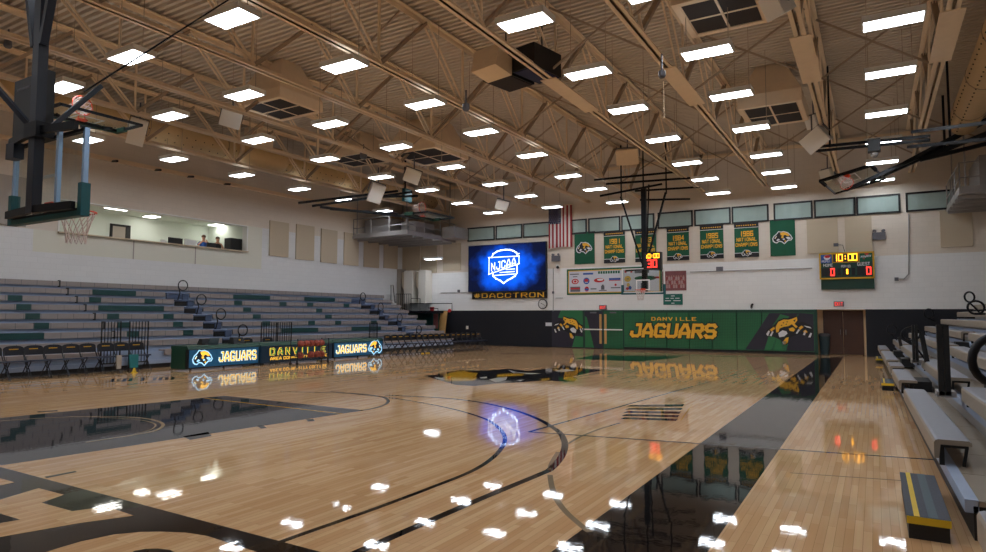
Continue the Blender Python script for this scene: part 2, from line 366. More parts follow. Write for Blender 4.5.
# ------------------------------------------------------------------ lettering and emblems
G = {
'A': [[(0,0),(0,2.6),(1.5,6),(2.5,6),(4,2.6),(4,0)],[(0,1.7),(4,1.7)]],
'B': [[(0,0),(0,6),(3.3,6),(4,5.3),(4,3.8),(3.4,3.1),(0,3.1)],[(3.4,3.1),(4,2.4),(4,.7),(3.3,0),(0,0)]],
'C': [[(4,4.3),(4,5.2),(3.2,6),(.8,6),(0,5.2),(0,.8),(.8,0),(3.2,0),(4,.8),(4,1.7)]],
'D': [[(0,0),(0,6),(3,6),(4,5),(4,1),(3,0),(0,0)]],
'E': [[(4,6),(0,6),(0,0),(4,0)],[(0,3.1),(3,3.1)]],
'F': [[(4,6),(0,6),(0,0)],[(0,3.1),(3,3.1)]],
'G': [[(4,5.2),(3.2,6),(.8,6),(0,5.2),(0,.8),(.8,0),(4,0),(4,2.5),(2.6,2.5)]],
'H': [[(0,0),(0,6)],[(4,0),(4,6)],[(0,3),(4,3)]],
'I': [[(2,0),(2,6)]],
'J': [[(4,6),(4,.9),(3.1,0),(.9,0),(0,.9),(0,1.9)],[(2.4,6),(4,6)]],
'L': [[(0,6),(0,0),(4,0)]],
'M': [[(0,0),(0,6),(2,3),(4,6),(4,0)]],
'N': [[(0,0),(0,6),(4,0),(4,6)]],
'O': [[(0,.8),(0,5.2),(.8,6),(3.2,6),(4,5.2),(4,.8),(3.2,0),(.8,0),(0,.8)]],
'P': [[(0,0),(0,6),(3.3,6),(4,5.3),(4,3.5),(3.3,2.8),(0,2.8)]],
'R': [[(0,0),(0,6),(3.3,6),(4,5.3),(4,3.6),(3.3,2.9),(0,2.9)],[(2,2.9),(4,0)]],
'S': [[(3.9,5.3),(3.2,6),(.8,6),(0,5.2),(0,3.9),(.8,3.1),(3.2,3.1),(4,2.3),(4,.8),(3.2,0),(.8,0),(.1,.7)]],
'T': [[(0,6),(4,6)],[(2,0),(2,6)]],
'U': [[(0,6),(0,.8),(.8,0),(3.2,0),(4,.8),(4,6)]],
'V': [[(0,6),(2,0),(4,6)]],
'W': [[(0,6),(1,0),(2,4),(3,0),(4,6)]],
'X': [[(0,0),(4,6)],[(0,6),(4,0)]],
'Y': [[(0,6),(2,3),(4,6)],[(2,3),(2,0)]],
'#': [[(1,0),(1.5,6)],[(2.6,0),(3.1,6)],[(0,2),(4,2)],[(0,4),(4,4)]],
':': [[(2,1.4),(2,2)],[(2,4),(2,4.6)]],
'0': [[(0,0),(0,6),(4,6),(4,0),(0,0)]], '1': [[(3,0),(3,6)]], '3': [[(0,6),(4,6),(4,0),(0,0)],[(1,3),(4,3)]],
'4': [[(3.2,0),(3.2,6),(0,2),(4,2)]], '5': [[(4,6),(0,6),(0,3.2),(4,3.2),(4,0),(0,0)]], '6': [[(4,6),(0,6),(0,0),(4,0),(4,3.1),(0,3.1)]],
'8': [[(0,0),(0,6),(4,6),(4,0),(0,0)],[(0,3),(4,3)]], '9': [[(0,0),(4,0),(4,6),(0,6),(0,3),(4,3)]],
}
class Surf:
    """flat surface: origin, right and up vectors, outward normal"""
    def __init__(s, o, ux, uy, n): s.o = Vector(o); s.ux = Vector(ux); s.uy = Vector(uy); s.n = Vector(n)
    def p(s, u, v, d=0): return s.o + s.ux*u + s.uy*v + s.n*d
def letters(mb, sf, txt, u, v, w, h, stroke=.9, d=.004, mi=0, gap=1.9, shear=0, wob=None, draw=None):
    """block lettering fitted into w x h with lower left corner (u, v); stroke in grid units"""
    adv = 4+gap; cnt_ = 0; tot = sum((adv if c != ' ' else 3) for c in txt)-gap
    sx = (w)/(tot+stroke); sy = h/(6+stroke); x = stroke/2
    for c in txt:
        if c == ' ': x += 3; continue
        for pl in G[c]:
            for (a, b) in zip(pl, pl[1:]):
                A = Vector((a[0]+x, a[1]+stroke/2)); B = Vector((b[0]+x, b[1]+stroke/2)); t = (B-A).normalized()*((draw or stroke)/2); n = Vector((-t.y, t.x))
                q = [A-t-n, B+t-n, B+t+n, A-t+n]
                cnt_ += 1; mb.face([sf.p(u+(k.x*sx)+shear*k.y*sy, v+k.y*sy+(wob(k.x*sx/w)*(.3+.7*k.y*sy/h) if wob else 0), d+.0003*cnt_) for k in q], mi)
        x += adv
    return mb
def poly(mb, sf, pts, cx, cy, sc, u, v, d, mi, flip=False):
    """traced polygon: pixel points about (cx, cy), y down, scaled, put at (u, v)"""
    q = [((-1 if flip else 1)*(x-cx)*sc, -(y-cy)*sc) for x, y in pts]
    mb.face([sf.p(u+a, v+b, d) for a, b in q], mi)
HEAD = [(0,[(140,235),(155,205),(180,185),(200,158),(225,165),(250,160),(290,175),(318,205),(335,240),(320,262),(295,262),(275,278),(255,298),(230,275),(205,268),(185,285),(160,278),(145,262)]),
 (1,[(150,236),(163,210),(187,190),(204,168),(226,173),(250,168),(286,182),(310,210),(325,240),(312,254),(290,252),(270,268),(254,286),(234,266),(206,258),(184,274),(166,269),(155,256)]),
 (2,[(215,178),(250,170),(286,183),(306,212),(288,216),(262,200),(242,214),(222,200)]),(2,[(226,216),(246,212),(250,232),(228,233)]),(2,[(254,262),(270,256),(264,276)]),
 (0,[(268,226),(296,222),(322,240),(300,250),(282,243)]),(0,[(160,232),(178,205),(186,208),(170,238)]),(0,[(178,252),(196,236),(214,246),(190,262)]),(2,[(168,226),(176,214),(182,220),(172,236)]),(0,[(236,240),(256,236),(262,250),(246,254)])]
def emblem(sf, u, v, w, d=.006, flip=False):
    mb = MB()
    for k, (mi, pts) in enumerate(HEAD): poly(mb, sf, pts, 238, 228, w/195, u, v, d+.0015*(k > 0)+.0015*(k > 1), mi, flip)
    return mb
CAT = [(0,[(150,220),(165,185),(200,165),(215,150),(235,125),(270,110),(300,112),(325,104),(356,94),(362,125),(345,150),(385,135),(440,160),(450,195),(440,245),(415,235),(380,215),(345,225),(320,235),(305,245),(295,285),(262,298),(250,262),(228,250),(205,240),(180,236),(160,240)]),
 (1,[(218,172),(235,137),(270,120),(300,122),(325,114),(352,102),(355,125),(337,150),(356,168),(345,178),(320,152),(300,165),(270,170),(243,182),(236,205),(221,210)]),
 (1,[(300,182),(325,172),(340,186),(330,202),(306,197)]),(2,[(233,214),(260,194),(285,200),(292,215),(272,235),(240,242)]),(1,[(280,246),(298,240),(292,276),(272,292),(262,272)]),(2,[(258,272),(284,264),(276,290),(262,288)]),
 (2,[(156,222),(172,196),(182,200),(168,236)]),(2,[(178,232),(196,200),(204,206),(190,236)]),(1,[(180,190),(208,170),(214,184),(190,204)]),(2,[(342,214),(360,184),(370,190),(352,216)]),(2,[(386,222),(398,194),(408,200),(398,226)]),(2,[(418,238),(432,208),(442,212),(432,240)]),
 (1,[(360,176),(380,160),(392,170),(372,190)]),(1,[(388,200),(404,188),(416,204),(402,212)]),(2,[(392,160),(430,168),(440,180),(410,172)]),(0,[(262,142),(272,138),(270,148)]),(0,[(286,134),(296,132),(292,142)]),(0,[(250,160),(260,156),(258,166)]),(0,[(328,128),(344,118),(340,136)]),(0,[(280,152),(290,148),(286,158)])]
def catpic(sf, u, v, w, d=.006, flip=False):
    mb = MB()
    for k, (mi, pts) in enumerate(CAT): poly(mb, sf, pts, 300, 195, w/300, u, v, d+.0015*(k > 0)+.0015*(k > 14), mi, flip)
    return mb
# ------------------------------------------------------------------ setting
YW, XL, XR, YN, ZD = 30.66, -24.5, 4.95, -6.0, 9.35
def W(x, y): return onY(x, y, YW)
def box_struct(name, a, b, m): return struct(name, MB().box(a, b), m)
struct('floor', MB().box((XL-.3, YN-.3, -.2), (XR+.3, YW+1.6, 0)), 'wood')
# far wall: painted block, pale below and beige above, recess for the double door
zb = 1.93; zs = 4.12
dl, dr = W(815, 330).x, W(866, 330).x; dt = W(840, 308.5).z
mb = MB()
mb.box((XL-.3, YW, 0), (dl, YW+.3, zb), 1); mb.box((dr, YW, 0), (XR+.3, YW+.3, zb), 1)
mb.box((XL-.3, YW, zb), (XR+.3, YW+.3, zs), 0); mb.box((XL-.3, YW, zs), (XR+.3, YW+.3, ZD+.1), 2)
struct('wall_far', mb, ['wallwhite', 'wallnavy', 'wallbeige'])
# recess
mb = MB(); rd = YW+.7
mb.box((dl-.15, YW+.3, 0), (dl, rd+.1, zb+.05)); mb.box((dr, YW+.3, 0), (dr+.15, rd+.1, zb+.05)); mb.box((dl-.15, YW+.3, zb), (dr+.15, rd+.1, zb+.15)); mb.box((dl, rd, 0), (dr, rd+.1, zb))
struct('wall_recess', mb, 'jamb')
# left wall with the press box opening
y0, y1 = onX(58, 220, XL).y, onX(247.5, 240, XL).y; z0, z1 = 4.54, 5.71
mb = MB(); zc = 3.78
mb.box((XL-.3, YN-.3, 0), (XL, YW+.3, zc), 0)
mb.box((XL-.3, YN-.3, zc), (XL, onX(33, 240, XL).y, z0), 0); mb.box((XL-.3, onX(33, 240, XL).y, zc), (XL, onX(262, 240, XL).y, z0), 1); mb.box((XL-.3, onX(262, 240, XL).y, zc), (XL, YW+.3, z0), 0)
mb.box((XL-.3, YN-.3, z0), (XL, y0, z1), 2); mb.box((XL-.3, y1, z0), (XL, onX(262, 240, XL).y, z1), 1); mb.box((XL-.3, onX(262, 240, XL).y, z0), (XL, YW+.3, z1), 0)
mb.box((XL-.3, YN-.3, z1), (XL, YW+.3, ZD+.1), 2)
struct('wall_left', mb, ['wallleft', 'wallcream', 'wallbeige'])
for k, x in enumerate((133.5, 195.5)):
    yy = onX(x, 250, XL).y; struct('trim_%d' % (k+1), MB().box((XL, yy-.02, zc), (XL+.008, yy+.02, z0-.06)), 'panelgrey')
# press box room behind the opening
mb = MB(); xb = XL-3.4; zf = 3.95; zt = 5.95
mb.box((xb-.1, y0-1.2, zf), (xb, y1+.5, zt)); mb.box((xb, y0-1.3, zf), (XL-.3, y0-1.2, zt)); mb.box((xb, y1+.4, zf), (XL-.3, y1+.5, zt))
struct('wall_press_box', mb, 'wallroom')
struct('ceiling_press_box', MB().box((xb-.1, y0-1.3, zt), (XL-.3, y1+.5, zt+.1)), 'wallroom')
struct('floor_press_box', MB().box((xb-.1, y0-1.3, zf-.1), (XL-.3, y1+.5, zf)), 'panelgrey')
mb = MB(); mb.box((XL-.5, y0, z0-.05), (XL+.12, y1, z0)); struct('trim_3', mb, 'panel')
mb = MB(); mb.box((XL-.3, y0-.0, z1-.04), (XL+.03, y1, z1)); mb.box((XL-.3, y1-.05, z0), (XL+.03, y1, z1)); mb.box((XL-.3, y0, z0), (XL+.03, y0+.05, z1)); struct('trim_4', mb, 'white')
box_struct('wall_right', (XR, YN-.3, 0), (XR+.3, YW+.3, ZD+.1), 'wallother')
box_struct('wall_near', (XL-.3, YN-.3, 0), (XR+.3, YN, ZD+.1), 'wallother')
# ribbed roof decking
mb = MB(); p = .2; n = int((YW-YN)/p)
for k in range(n+1):
    y = YN+k*p
    for (a, za, b, zb2) in ((0, ZD-.075, .09, ZD-.075), (.09, ZD-.075, .11, ZD+.01), (.11, ZD+.01, .18, ZD+.01), (.18, ZD+.01, .2, ZD-.075)):
        mb.face([(XL-.3, y+a, za), (XL-.3, y+b, zb2), (XR+.3, y+b, zb2), (XR+.3, y+a, za)])
mb.box((XL-.3, YN-.3, ZD+.02), (XR+.3, YW+.3, ZD+.2))
struct('ceiling', mb, 'deck')
# far wall windows with shades
WX = [(468, 495), (496, 522.5), (523.5, 551), (552, 587), (588.5, 620.5), (621.5, 654.5), (658, 693), (694.5, 731), (732, 769), (774, 813), (814.5, 856), (857, 901), (906.5, 956)]
zw0, zw1 = 5.84, 6.62
for k, (a, b) in enumerate(WX):
    xa, xb2 = W(a, 225).x, W(b, 222).x; f = .07; y = YW
    mb = MB()
    mb.box((xa, y-.06, zw0), (xb2, y, zw0+f)); mb.box((xa, y-.06, zw1-f), (xb2, y, zw1)); mb.box((xa, y-.06, zw0+f), (xa+f, y, zw1-f)); mb.box((xb2-f, y-.06, zw0+f), (xb2, y, zw1-f))
    w = struct('window_%d' % (k+1), mb, 'fblack')
    mb = MB(); nn = 9; rr = random.Random(k)
    xs = [xa+f+(xb2-xa-2*f)*j/nn for j in range(nn+1)]; ds = [rr.uniform(.01, .035) for _ in xs]
    for j in range(nn): mb.face([(xs[j], y-ds[j], zw0+f), (xs[j+1], y-ds[j+1], zw0+f), (xs[j+1], y-ds[j+1], zw1-f), (xs[j], y-ds[j], zw1-f)])
    struct('shade', mb, 'curtain', w)
# thin ledge pipe along the far wall
def wallpipe(name, pts, r, m, label): return solo(name, MB().tube(pts, r, 6), m, label, 'pipe')
wallpipe('conduit_pipe', [(W(563, 298).x, YW-.03, W(563, 298).z), (W(556, 298).x, YW-.03, W(563, 298).z)], .02, 'galv', 'short grey conduit stub on the far wall below the end of the sponsor banner')
wallpipe('conduit_pipe', [(W(690, 265).x, YW-.03, 3.7), (W(812, 258).x, YW-.03, 3.7)], .022, 'galv', 'long thin conduit running along the wall below the green championship banners')
wallpipe('conduit_pipe', [(W(908.5, 208).x, YW-.03, 5.75), (W(908.5, 270).x, YW-.03, W(908.5, 274).z), (W(904, 278).x, YW-.03, W(904, 279).z), (W(897, 279).x, YW-.03, W(897, 279).z)], .025, 'galv', 'bent conduit dropping down the far wall to a small box, beside scoreboard')
wallpipe('conduit_pipe', [(W(441, 292).x, YW-.03, W(441, 293).z), (W(470, 293).x, YW-.03, W(441, 293).z)], .02, 'galv', 'thin conduit along the far wall between bleacher end and the blue screen')
wallpipe('conduit_pipe', [(W(553.5, 268).x, YW-.03, W(553, 268).z), (W(553.5, 311).x, YW-.03, W(553, 311).z)], .02, 'galv', 'vertical conduit beside the round wall clock')
# ------------------------------------------------------------------ floor markings (paint on the boards)
def fl(x, y, z=.0012): p = onZ(x, y, 0); return Vector((p.x, p.y, z))
def catmull(P, n=8):
    P = [Vector(p) for p in P]; out = []
    for i in range(len(P)-1):
        a = P[max(i-1, 0)]; b = P[i]; c = P[i+1]; d = P[min(i+2, len(P)-1)]
        for k in range(n):
            t = k/n; out.append(.5*((2*b)+(c-a)*t+(2*a-5*b+4*c-d)*t*t+(3*b-a-3*c+d)*t**3))
    out.append(P[-1]); return out
def strip(mb, pts, w, mi=0):
    N = len(pts)
    L = []
    for k in range(N):
        t = (pts[min(k+1, N-1)]-pts[max(k-1, 0)]); t.z = 0; t.normalize(); n = Vector((-t.y, t.x, 0))*(w/2); L.append((pts[k]-n, pts[k]+n))
    for k in range(N-1): mb.face([L[k][0], L[k+1][0], L[k+1][1], L[k][1]], mi)
cnt = [0]
def marking(mb, mats):
    for k, f in enumerate(mb.f):
        a, b, c = [Vector(mb.v[i]) for i in f[:3]]; s = sum((mb.v[f[i]][0]*mb.v[f[(i+1) % len(f)]][1]-mb.v[f[(i+1) % len(f)]][0]*mb.v[f[i]][1]) for i in range(len(f)))
        if s < 0: mb.f[k] = tuple(reversed(f))
    cnt[0] += 1; return struct('floor_marking_%d' % cnt[0], mb, mats)
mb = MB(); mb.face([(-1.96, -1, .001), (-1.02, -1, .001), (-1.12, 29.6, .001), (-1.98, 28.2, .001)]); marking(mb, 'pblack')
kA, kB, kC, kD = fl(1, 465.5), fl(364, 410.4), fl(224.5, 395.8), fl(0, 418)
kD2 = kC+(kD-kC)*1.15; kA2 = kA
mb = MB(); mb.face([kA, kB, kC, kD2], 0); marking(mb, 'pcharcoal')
mb = MB()
z = Vector((0, 0, .001))
strip(mb, [fl(204, 398.2)+z, fl(342, 413.8)+z], .055, 0); marking(mb, 'pgold')
mb = MB()
A1 = [(0, 421), (60, 417.3), (110, 416.8), (140, 418), (157, 421), (163, 425), (157, 430), (140, 434), (115, 438), (86, 442.5)]
strip(mb, [q+z for q in catmull([fl(*p) for p in A1])], .05, 0)
A2 = [(100, 417.6), (135, 419.5), (151, 422.5), (155.5, 425.5), (150, 430), (134, 434)]
strip(mb, [q+z for q in catmull([fl(*p) for p in A2])], .025, 0); marking(mb, 'ptan')
mb = MB()
for q in ([(183, 436.5), (208, 432), (212, 436), (190, 440)], [(257, 426), (263, 425.6), (267, 428), (261, 428.6)], [(306, 419.5), (313, 419), (315, 421), (308, 421.4)], [(44, 477), (75, 471), (77, 472), (47, 478.2)], [(37, 411.7), (57, 410.2), (58, 411), (38, 412.4)]): mb.face([fl(*p) for p in q])
marking(mb, 'pblack')
# arcs
mb = MB()
outer = [(345, 559), (358, 552), (420, 525), (485, 497), (530, 478.5), (549, 470.6)]
strip(mb, [fl(*p) for p in outer], .085)
oc = [(549, 470.6), (556, 464), (562, 455.5), (564.8, 447), (564, 440), (560, 433), (552, 427), (540, 420), (525, 413.8), (510, 409), (489, 404), (467, 400.5), (442, 398), (415, 396.5), (385, 395.2)]
strip(mb, catmull([fl(*p) for p in oc]), .085); marking(mb, 'pblack')
mb = MB()
inner = [(270, 546), (300, 535), (340, 521), (385, 505), (430, 488), (470, 472), (490, 460), (501, 449), (505, 440), (502, 431.5), (494, 424), (484, 418.5), (464, 412), (441, 406.5), (420, 402.5), (395, 398.5), (360, 394.5), (330, 391.5)]
strip(mb, catmull([fl(*p) for p in inner]), .06); marking(mb, 'pblack')
mb = MB()
fc = [(360, 410.7), (372, 408.8), (383, 405.5), (388, 402), (386, 398.5), (376, 395.8), (362, 394), (345, 393.2), (325, 392.6), (300, 392), (280, 391.9)]
strip(mb, catmull([fl(*p) for p in fc]), .055); marking(mb, 'pblack')
mb = MB(); gc = [(550, 475), (552, 487), (557, 500), (567, 513), (583, 527), (590, 532)]
strip(mb, catmull([fl(*p) for p in gc]), .055); strip(mb, catmull([fl(*p) for p in [(558, 452), (552, 462), (549.5, 470)]]), .05); marking(mb, 'pgrey')
mb = MB(); b0 = fl(529, 432)+z; e1 = fl(936, 460)+z; e2 = fl(705, 383)+z
strip(mb, [b0, b0+(e1-b0)*1.0], .05); strip(mb, [b0, e2, e2+(e2-b0)*.9], .05); marking(mb, 'pblue')
mb = MB(); strip(mb, catmull([fl(568, 444)+z, fl(580, 437)+z, fl(600, 429)+z, fl(620, 423)+z]), .04); strip(mb, [fl(790, 473)+z, fl(905, 481)+z], .03); marking(mb, 'pgrey')
# big black lettering and end line on the near baseline
def FP(c): return [fl(*p, .0014) for p in c]
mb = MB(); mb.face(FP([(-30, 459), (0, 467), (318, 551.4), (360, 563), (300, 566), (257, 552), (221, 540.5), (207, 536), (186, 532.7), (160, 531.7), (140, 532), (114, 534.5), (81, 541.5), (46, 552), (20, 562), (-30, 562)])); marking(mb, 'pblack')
mb = MB()
for c in ([(-8, 476), (0, 478.3), (14.6, 482.6), (0, 485.8), (-8, 488)], [(-8, 502), (0, 500), (38.5, 488.3), (64, 495), (41.6, 503), (72, 511.4), (97.4, 508), (113.6, 509), (134, 516), (79, 523.5), (0, 537.4), (-8, 539)]): mb.face([p+Vector((0, 0, .0012)) for p in FP(c)])
marking(mb, 'wood')
mb = MB()
mb.face([p+Vector((0, 0, .0024)) for p in FP([(-8, 512), (0, 514), (20, 520), (0, 523.5), (-8, 525)])])
mb.face([p for p in FP([(130, 556), (134, 551), (145, 549), (158, 548.6), (170, 550), (176, 553), (180, 558)])]); marking(mb, 'pblack')
# centre court cat head
LO = [(0,[(20,160),(70,156),(110,145),(180,135),(255,138),(330,134),(400,129),(480,139),(560,130),(620,125),(640,112),(700,122),(760,130),(840,135),(770,145),(720,155),(680,163),(706,172),(690,187),(640,186),(560,181),(460,189),(330,196),(250,206),(160,201),(110,186),(60,172)]),
 (1,[(108,160),(130,148),(165,140),(200,138),(232,146),(262,150),(250,163),(256,172),(240,181),(180,185),(112,182)]),(1,[(345,155),(400,149),(470,148),(460,160),(345,165)]),(1,[(540,175),(585,170),(575,182),(545,182)]),(1,[(650,165),(705,172),(690,187),(655,181),(640,175)]),
 (2,[(268,168),(300,164),(300,172),(272,173)]),(2,[(308,178),(350,168),(392,165),(385,180),(340,190),(326,184)]),(2,[(395,134),(440,145),(545,150),(500,153),(420,150)]),(2,[(600,140),(640,130),(700,136),(640,144)]),(2,[(430,180),(470,178),(450,184)]),(1,[(590,132),(616,128),(622,134),(600,138)]),(2,[(60,166),(104,170),(108,180),(80,175)])]
mb = MB()
for k, (mi, pts) in enumerate(LO): mb.face([fl(420+x/4.482, 340+y/4.482, .0016+.0012*(k > 0)) for x, y in pts], mi)
marking(mb, ['pblack', 'pgold', 'pwhite'])
# sideline lettering block seen edge on
mb = MB()
for k in range(5):
    a = fl(620+k*1.5, 419-k*3.1, .0018); b = fl(676+k*1.6, 421-k*3.6, .0018); c = fl(678+k*1.6, 418.8-k*3.6, .0018); d = fl(625+k*1.5, 417.4-k*3.1, .0018); mb.face([a, b, c, d], 0)
    mb.face([fl(680+k*2.2, 421-k*3.4, .0018), fl(687+k*1.5, 412-k*2, .0018), fl(688+k*1.5, 411-k*2, .0018), fl(682+k*2.2, 419.6-k*3.4, .0018)], 1)
marking(mb, ['pblack', 'pgold'])
mb = MB()
for k in range(11):
    if k not in (4, 6): mb.face([fl(110+k*6, 382-k*.22), fl(113.6+k*6, 381.9-k*.22), fl(115+k*6, 378.8-k*.2), fl(111.6+k*6, 379-k*.2)])
marking(mb, 'pblack')
mb = MB(); mb.face([fl(*p) for p in [(592, 355.2), (683, 356.2), (672, 358.5), (640, 361.6), (575, 359)]]); marking(mb, 'pgreen')
mb = MB(); strip(mb, [fl(500, 353.6), fl(812, 357.2)], .25); marking(mb, 'pblack')
# ------------------------------------------------------------------ far wall furnishings
def wquad(x0, y0, x1, y1):
    a = W(x0, y0); b = W(x1, y1); return min(a.x, b.x), max(a.x, b.x), min(a.z, b.z), max(a.z, b.z)
def wsurf(xa, z0, d): return Surf((xa, YW-d, z0), (1, 0, 0), (0, 0, 1), (0, -1, 0))
# acoustic panels on far wall
for (a, b, t, bt, lab) in ((807, 838, 217.5, 253, 'tan acoustic panel on far wall between green banner and scoreboard top, by the banner'), (845, 872, 215, 252.5, 'tan acoustic panel on far wall directly above the scoreboard guest side'), (940, 972.5, 209, 247, 'tan acoustic panel on far wall above the bleachers beyond the bent conduit'),
    (403, 420, 245, 274, 'tan acoustic panel on far wall next to the corner under the platform'), (421.5, 437, 245, 273, 'tan acoustic panel on far wall, second out from the corner under platform'), (443.5, 461, 243, 271, 'tan acoustic panel on far wall, nearest the blue screen')):
    xa = W(a, (t+bt)/2).x; xb2 = W(b, (t+bt)/2).x; zt2 = (W(a, t).z+W(b, t).z)/2; z02 = (W(a, bt).z+W(b, bt).z)/2
    solo('acoustic_panel', MB().box((xa, YW-.06, z02), (xb2, YW, min(zt2, 5.8))), 'panel', lab, 'acoustic panel', 'acoustic panels')
# left wall acoustic panels
for k, (a, b, t, bt) in enumerate(((269, 288, 221, 257), (295.5, 313.5, 224.5, 260.5), (320.5, 336.5, 229, 263.5), (343.5, 358, 232.5, 266), (363.5, 378.5, 240, 268), (383.5, 397, 241, 269))):
    ya = onX(a, (t+bt)/2, XL).y; yb = onX(b, (t+bt)/2, XL).y; zt2 = (onX(a, t, XL).z+onX(b, t+1.5, XL).z)/2; z02 = (onX(a, bt-1, XL).z+onX(b, bt, XL).z)/2
    solo('acoustic_panel', MB().box((XL, ya, z02), (XL+.06, yb, zt2)), 'panel', 'tan acoustic panel on the press box wall, %s from the press box opening' % ORD[k+1], 'acoustic panel', 'acoustic panels')
mb = MB(); a = onX(0, 174, XL); b = onX(25, 227, XL); mb.box((XL, onX(-60, 200, XL).y, b.z), (XL+.06, b.y, a.z)); solo('acoustic_panel', mb, 'panelgrey', 'large grey wall panel seen behind the near glass backboard', 'acoustic panel', 'acoustic panels')
# LED screen
xa, xb2, z0s, z1s = W(470, 270).x, W(547.5, 268).x, 2.87+.0, 5.6
z0s = (W(471, 293).z+W(548, 290).z)/2; z1s = (W(470, 246.5).z+W(547, 241.5).z)/2
t = thing('video_screen', 'large glowing blue video screen with white shield emblem on far wall', 'screen', ((xa+xb2)/2, YW, z0s))
part(t, 'housing', MB().box((xa, YW-.18, z0s), (xb2, YW, z1s)), 'black')
sf = wsurf(xa, z0s, .185); w = xb2-xa; h = z1s-z0s
cx, cz = xa+w*.495, z0s+h*.5
M['screen'] = screen_mat('led screen picture', Vector((cx, 0, cz)), w*.42, h*.52)
part(t, 'display', MB().box((xa+.03, YW-.183, z0s+.03), (xb2-.03, YW-.18, z1s-.03)), 'screen')
def spx(x, y): return ((x-35)/(568-35)*w, (397-y)/(397-60)*h)   # crop pixel -> screen
mb = MB()
def outline(pts, st, d=.008, mi=0):
    for a, b in zip(pts, pts[1:]):
        A = Vector(spx(*a)); B = Vector(spx(*b)); tt = (B-A).normalized()*st*.5; n = Vector((-tt.y, tt.x)); mb.face([sf.p(*(q), d) for q in (A-tt-n, B+tt-n, B+tt+n, A-tt+n)], mi)
outline([(205, 150), (215, 128), (240, 112), (270, 104), (300, 102), (330, 105), (355, 114), (375, 128), (383, 148)], .075)
outline([(210, 258), (215, 285), (235, 305), (262, 318), (288, 338), (315, 318), (345, 303), (365, 290), (378, 268), (378, 215)], .075)
outline([(182, 152), (392, 152), (392, 205), (300, 235), (215, 262), (185, 272), (186, 152)], .05)
outline([(305, 243), (362, 240)], .05); outline([(262, 262), (360, 259)], .05); outline([(222, 282), (360, 276)], .05)
outline([(386, 136), (394, 134)], .05)
part(t, 'shield_emblem', mb, 'ledwhite')
mb = MB(); us, vs = spx(190, 250); ue, ve = spx(388, 160)
sfl = Surf(sf.p(us, vs), (1, 0, .16), (0, 0, 1), (0, -1, 0)); lw, lh = ue-us-.1, (ve-vs)*.70
letters(mb, sfl, 'NJCAA', .1, -.02, lw-.15, lh*.92, 1.0, .012, gap=2.4, draw=1.05)
part(t, 'emblem_lettering', mb, 'ledwhite')
# hashtag sign
xs0, xs1, zs0, zs1 = W(473, 298).x, W(547.5, 297).x, W(510, 298.5).z-.01, z0s-.02
t = thing('hashtag_sign', 'long black sign with gold block letters under blue video screen', 'sign', ((xs0+xs1)/2, YW, zs0))
part(t, 'sign_board', MB().box((xs0, YW-.1, zs0), (xs1, YW, zs1)), 'black')
part(t, 'lettering', letters(MB(), wsurf(xs0, zs0, .1), '#DACCTRON', .14, .05, xs1-xs0-.28, zs1-zs0-.1, 1.15, gap=2.4, draw=.95), 'gold')
# clock
c = W(543, 304); t = thing('wall_clock', 'round white wall clock with dark rim below the hashtag sign', 'clock', (c.x, YW, c.z-.26))
def disc(mb, c, r, y0, y1, n=24, mi=0): return mb.hexa([(c.x+r*math.cos(2*math.pi*k/n), y0, c.z+r*math.sin(2*math.pi*k/n)) for k in range(n)], [(c.x+r*math.cos(2*math.pi*k/n), y1, c.z+r*math.sin(2*math.pi*k/n)) for k in range(n)], mi)
part(t, 'rim', disc(MB(), c, .27, YW-.06, YW), 'black'); part(t, 'dial', disc(MB(), c, .225, YW-.068, YW-.06), 'clockface')
mb = MB()
for k in range(12):
    a = k*math.pi/6; mb.bar((c.x+.17*math.cos(a), YW-.07, c.z+.17*math.sin(a)), (c.x+.205*math.cos(a), YW-.07, c.z+.205*math.sin(a)), .02, .004, up=(0, 1, 0))
part(t, 'hour_marks', mb, 'printblack')
part(t, 'hour_hand', MB().bar((c.x, YW-.074, c.z), (c.x-.1, YW-.074, c.z+.05), .022, .006, up=(0, 1, 0)), 'printblack'); part(t, 'minute_hand', MB().bar((c.x, YW-.078, c.z), (c.x+.14, YW-.078, c.z-.08), .016, .006, up=(0, 1, 0)), 'printblack')
# flag
xa, xb2 = W(549.8, 225).x, W(572.8, 225).x; zt2, z02 = W(561, 206.2).z, W(561, 248.5).z
t = thing('national_flag', 'red, white and blue striped flag hanging vertically on the far wall', 'flag', ((xa+xb2)/2, YW-.15, z02))
def wave(u): return YW-.14-.035*math.sin(u*9)-.012*math.sin(u*23)
mb = MB(); n = 13; can = 7*(xb2-xa)/13; hz = zt2-z02
for k in range(n):
    ua = (xb2-xa)*k/n; ub = (xb2-xa)*(k+1)/n; mi = k % 2
    zz = zt2 if k >= 7 else zt2-hz*.42
    for j in range(3):
        a = ua+(ub-ua)*j/3; b = ua+(ub-ua)*(j+1)/3; mb.prism([(xa+a, wave(a), z02+.06*math.sin(a*2)), (xa+b, wave(b), z02+.06*math.sin(b*2)), (xa+b, wave(b), zz), (xa+a, wave(a), zz)], (0, .006, 0), mi)
part(t, 'stripes', mb, ['flagred', 'flagwhite'])
mb = MB()
for j in range(12):
    a = can*j/12; b = can*(j+1)/12; mb.prism([(xa+a, wave(a), zt2-hz*.42), (xa+b, wave(b), zt2-hz*.42), (xa+b, wave(b), zt2), (xa+a, wave(a), zt2)], (0, .006, 0))
cn = part(t, 'canton', mb, 'flagblue')
mb = MB()
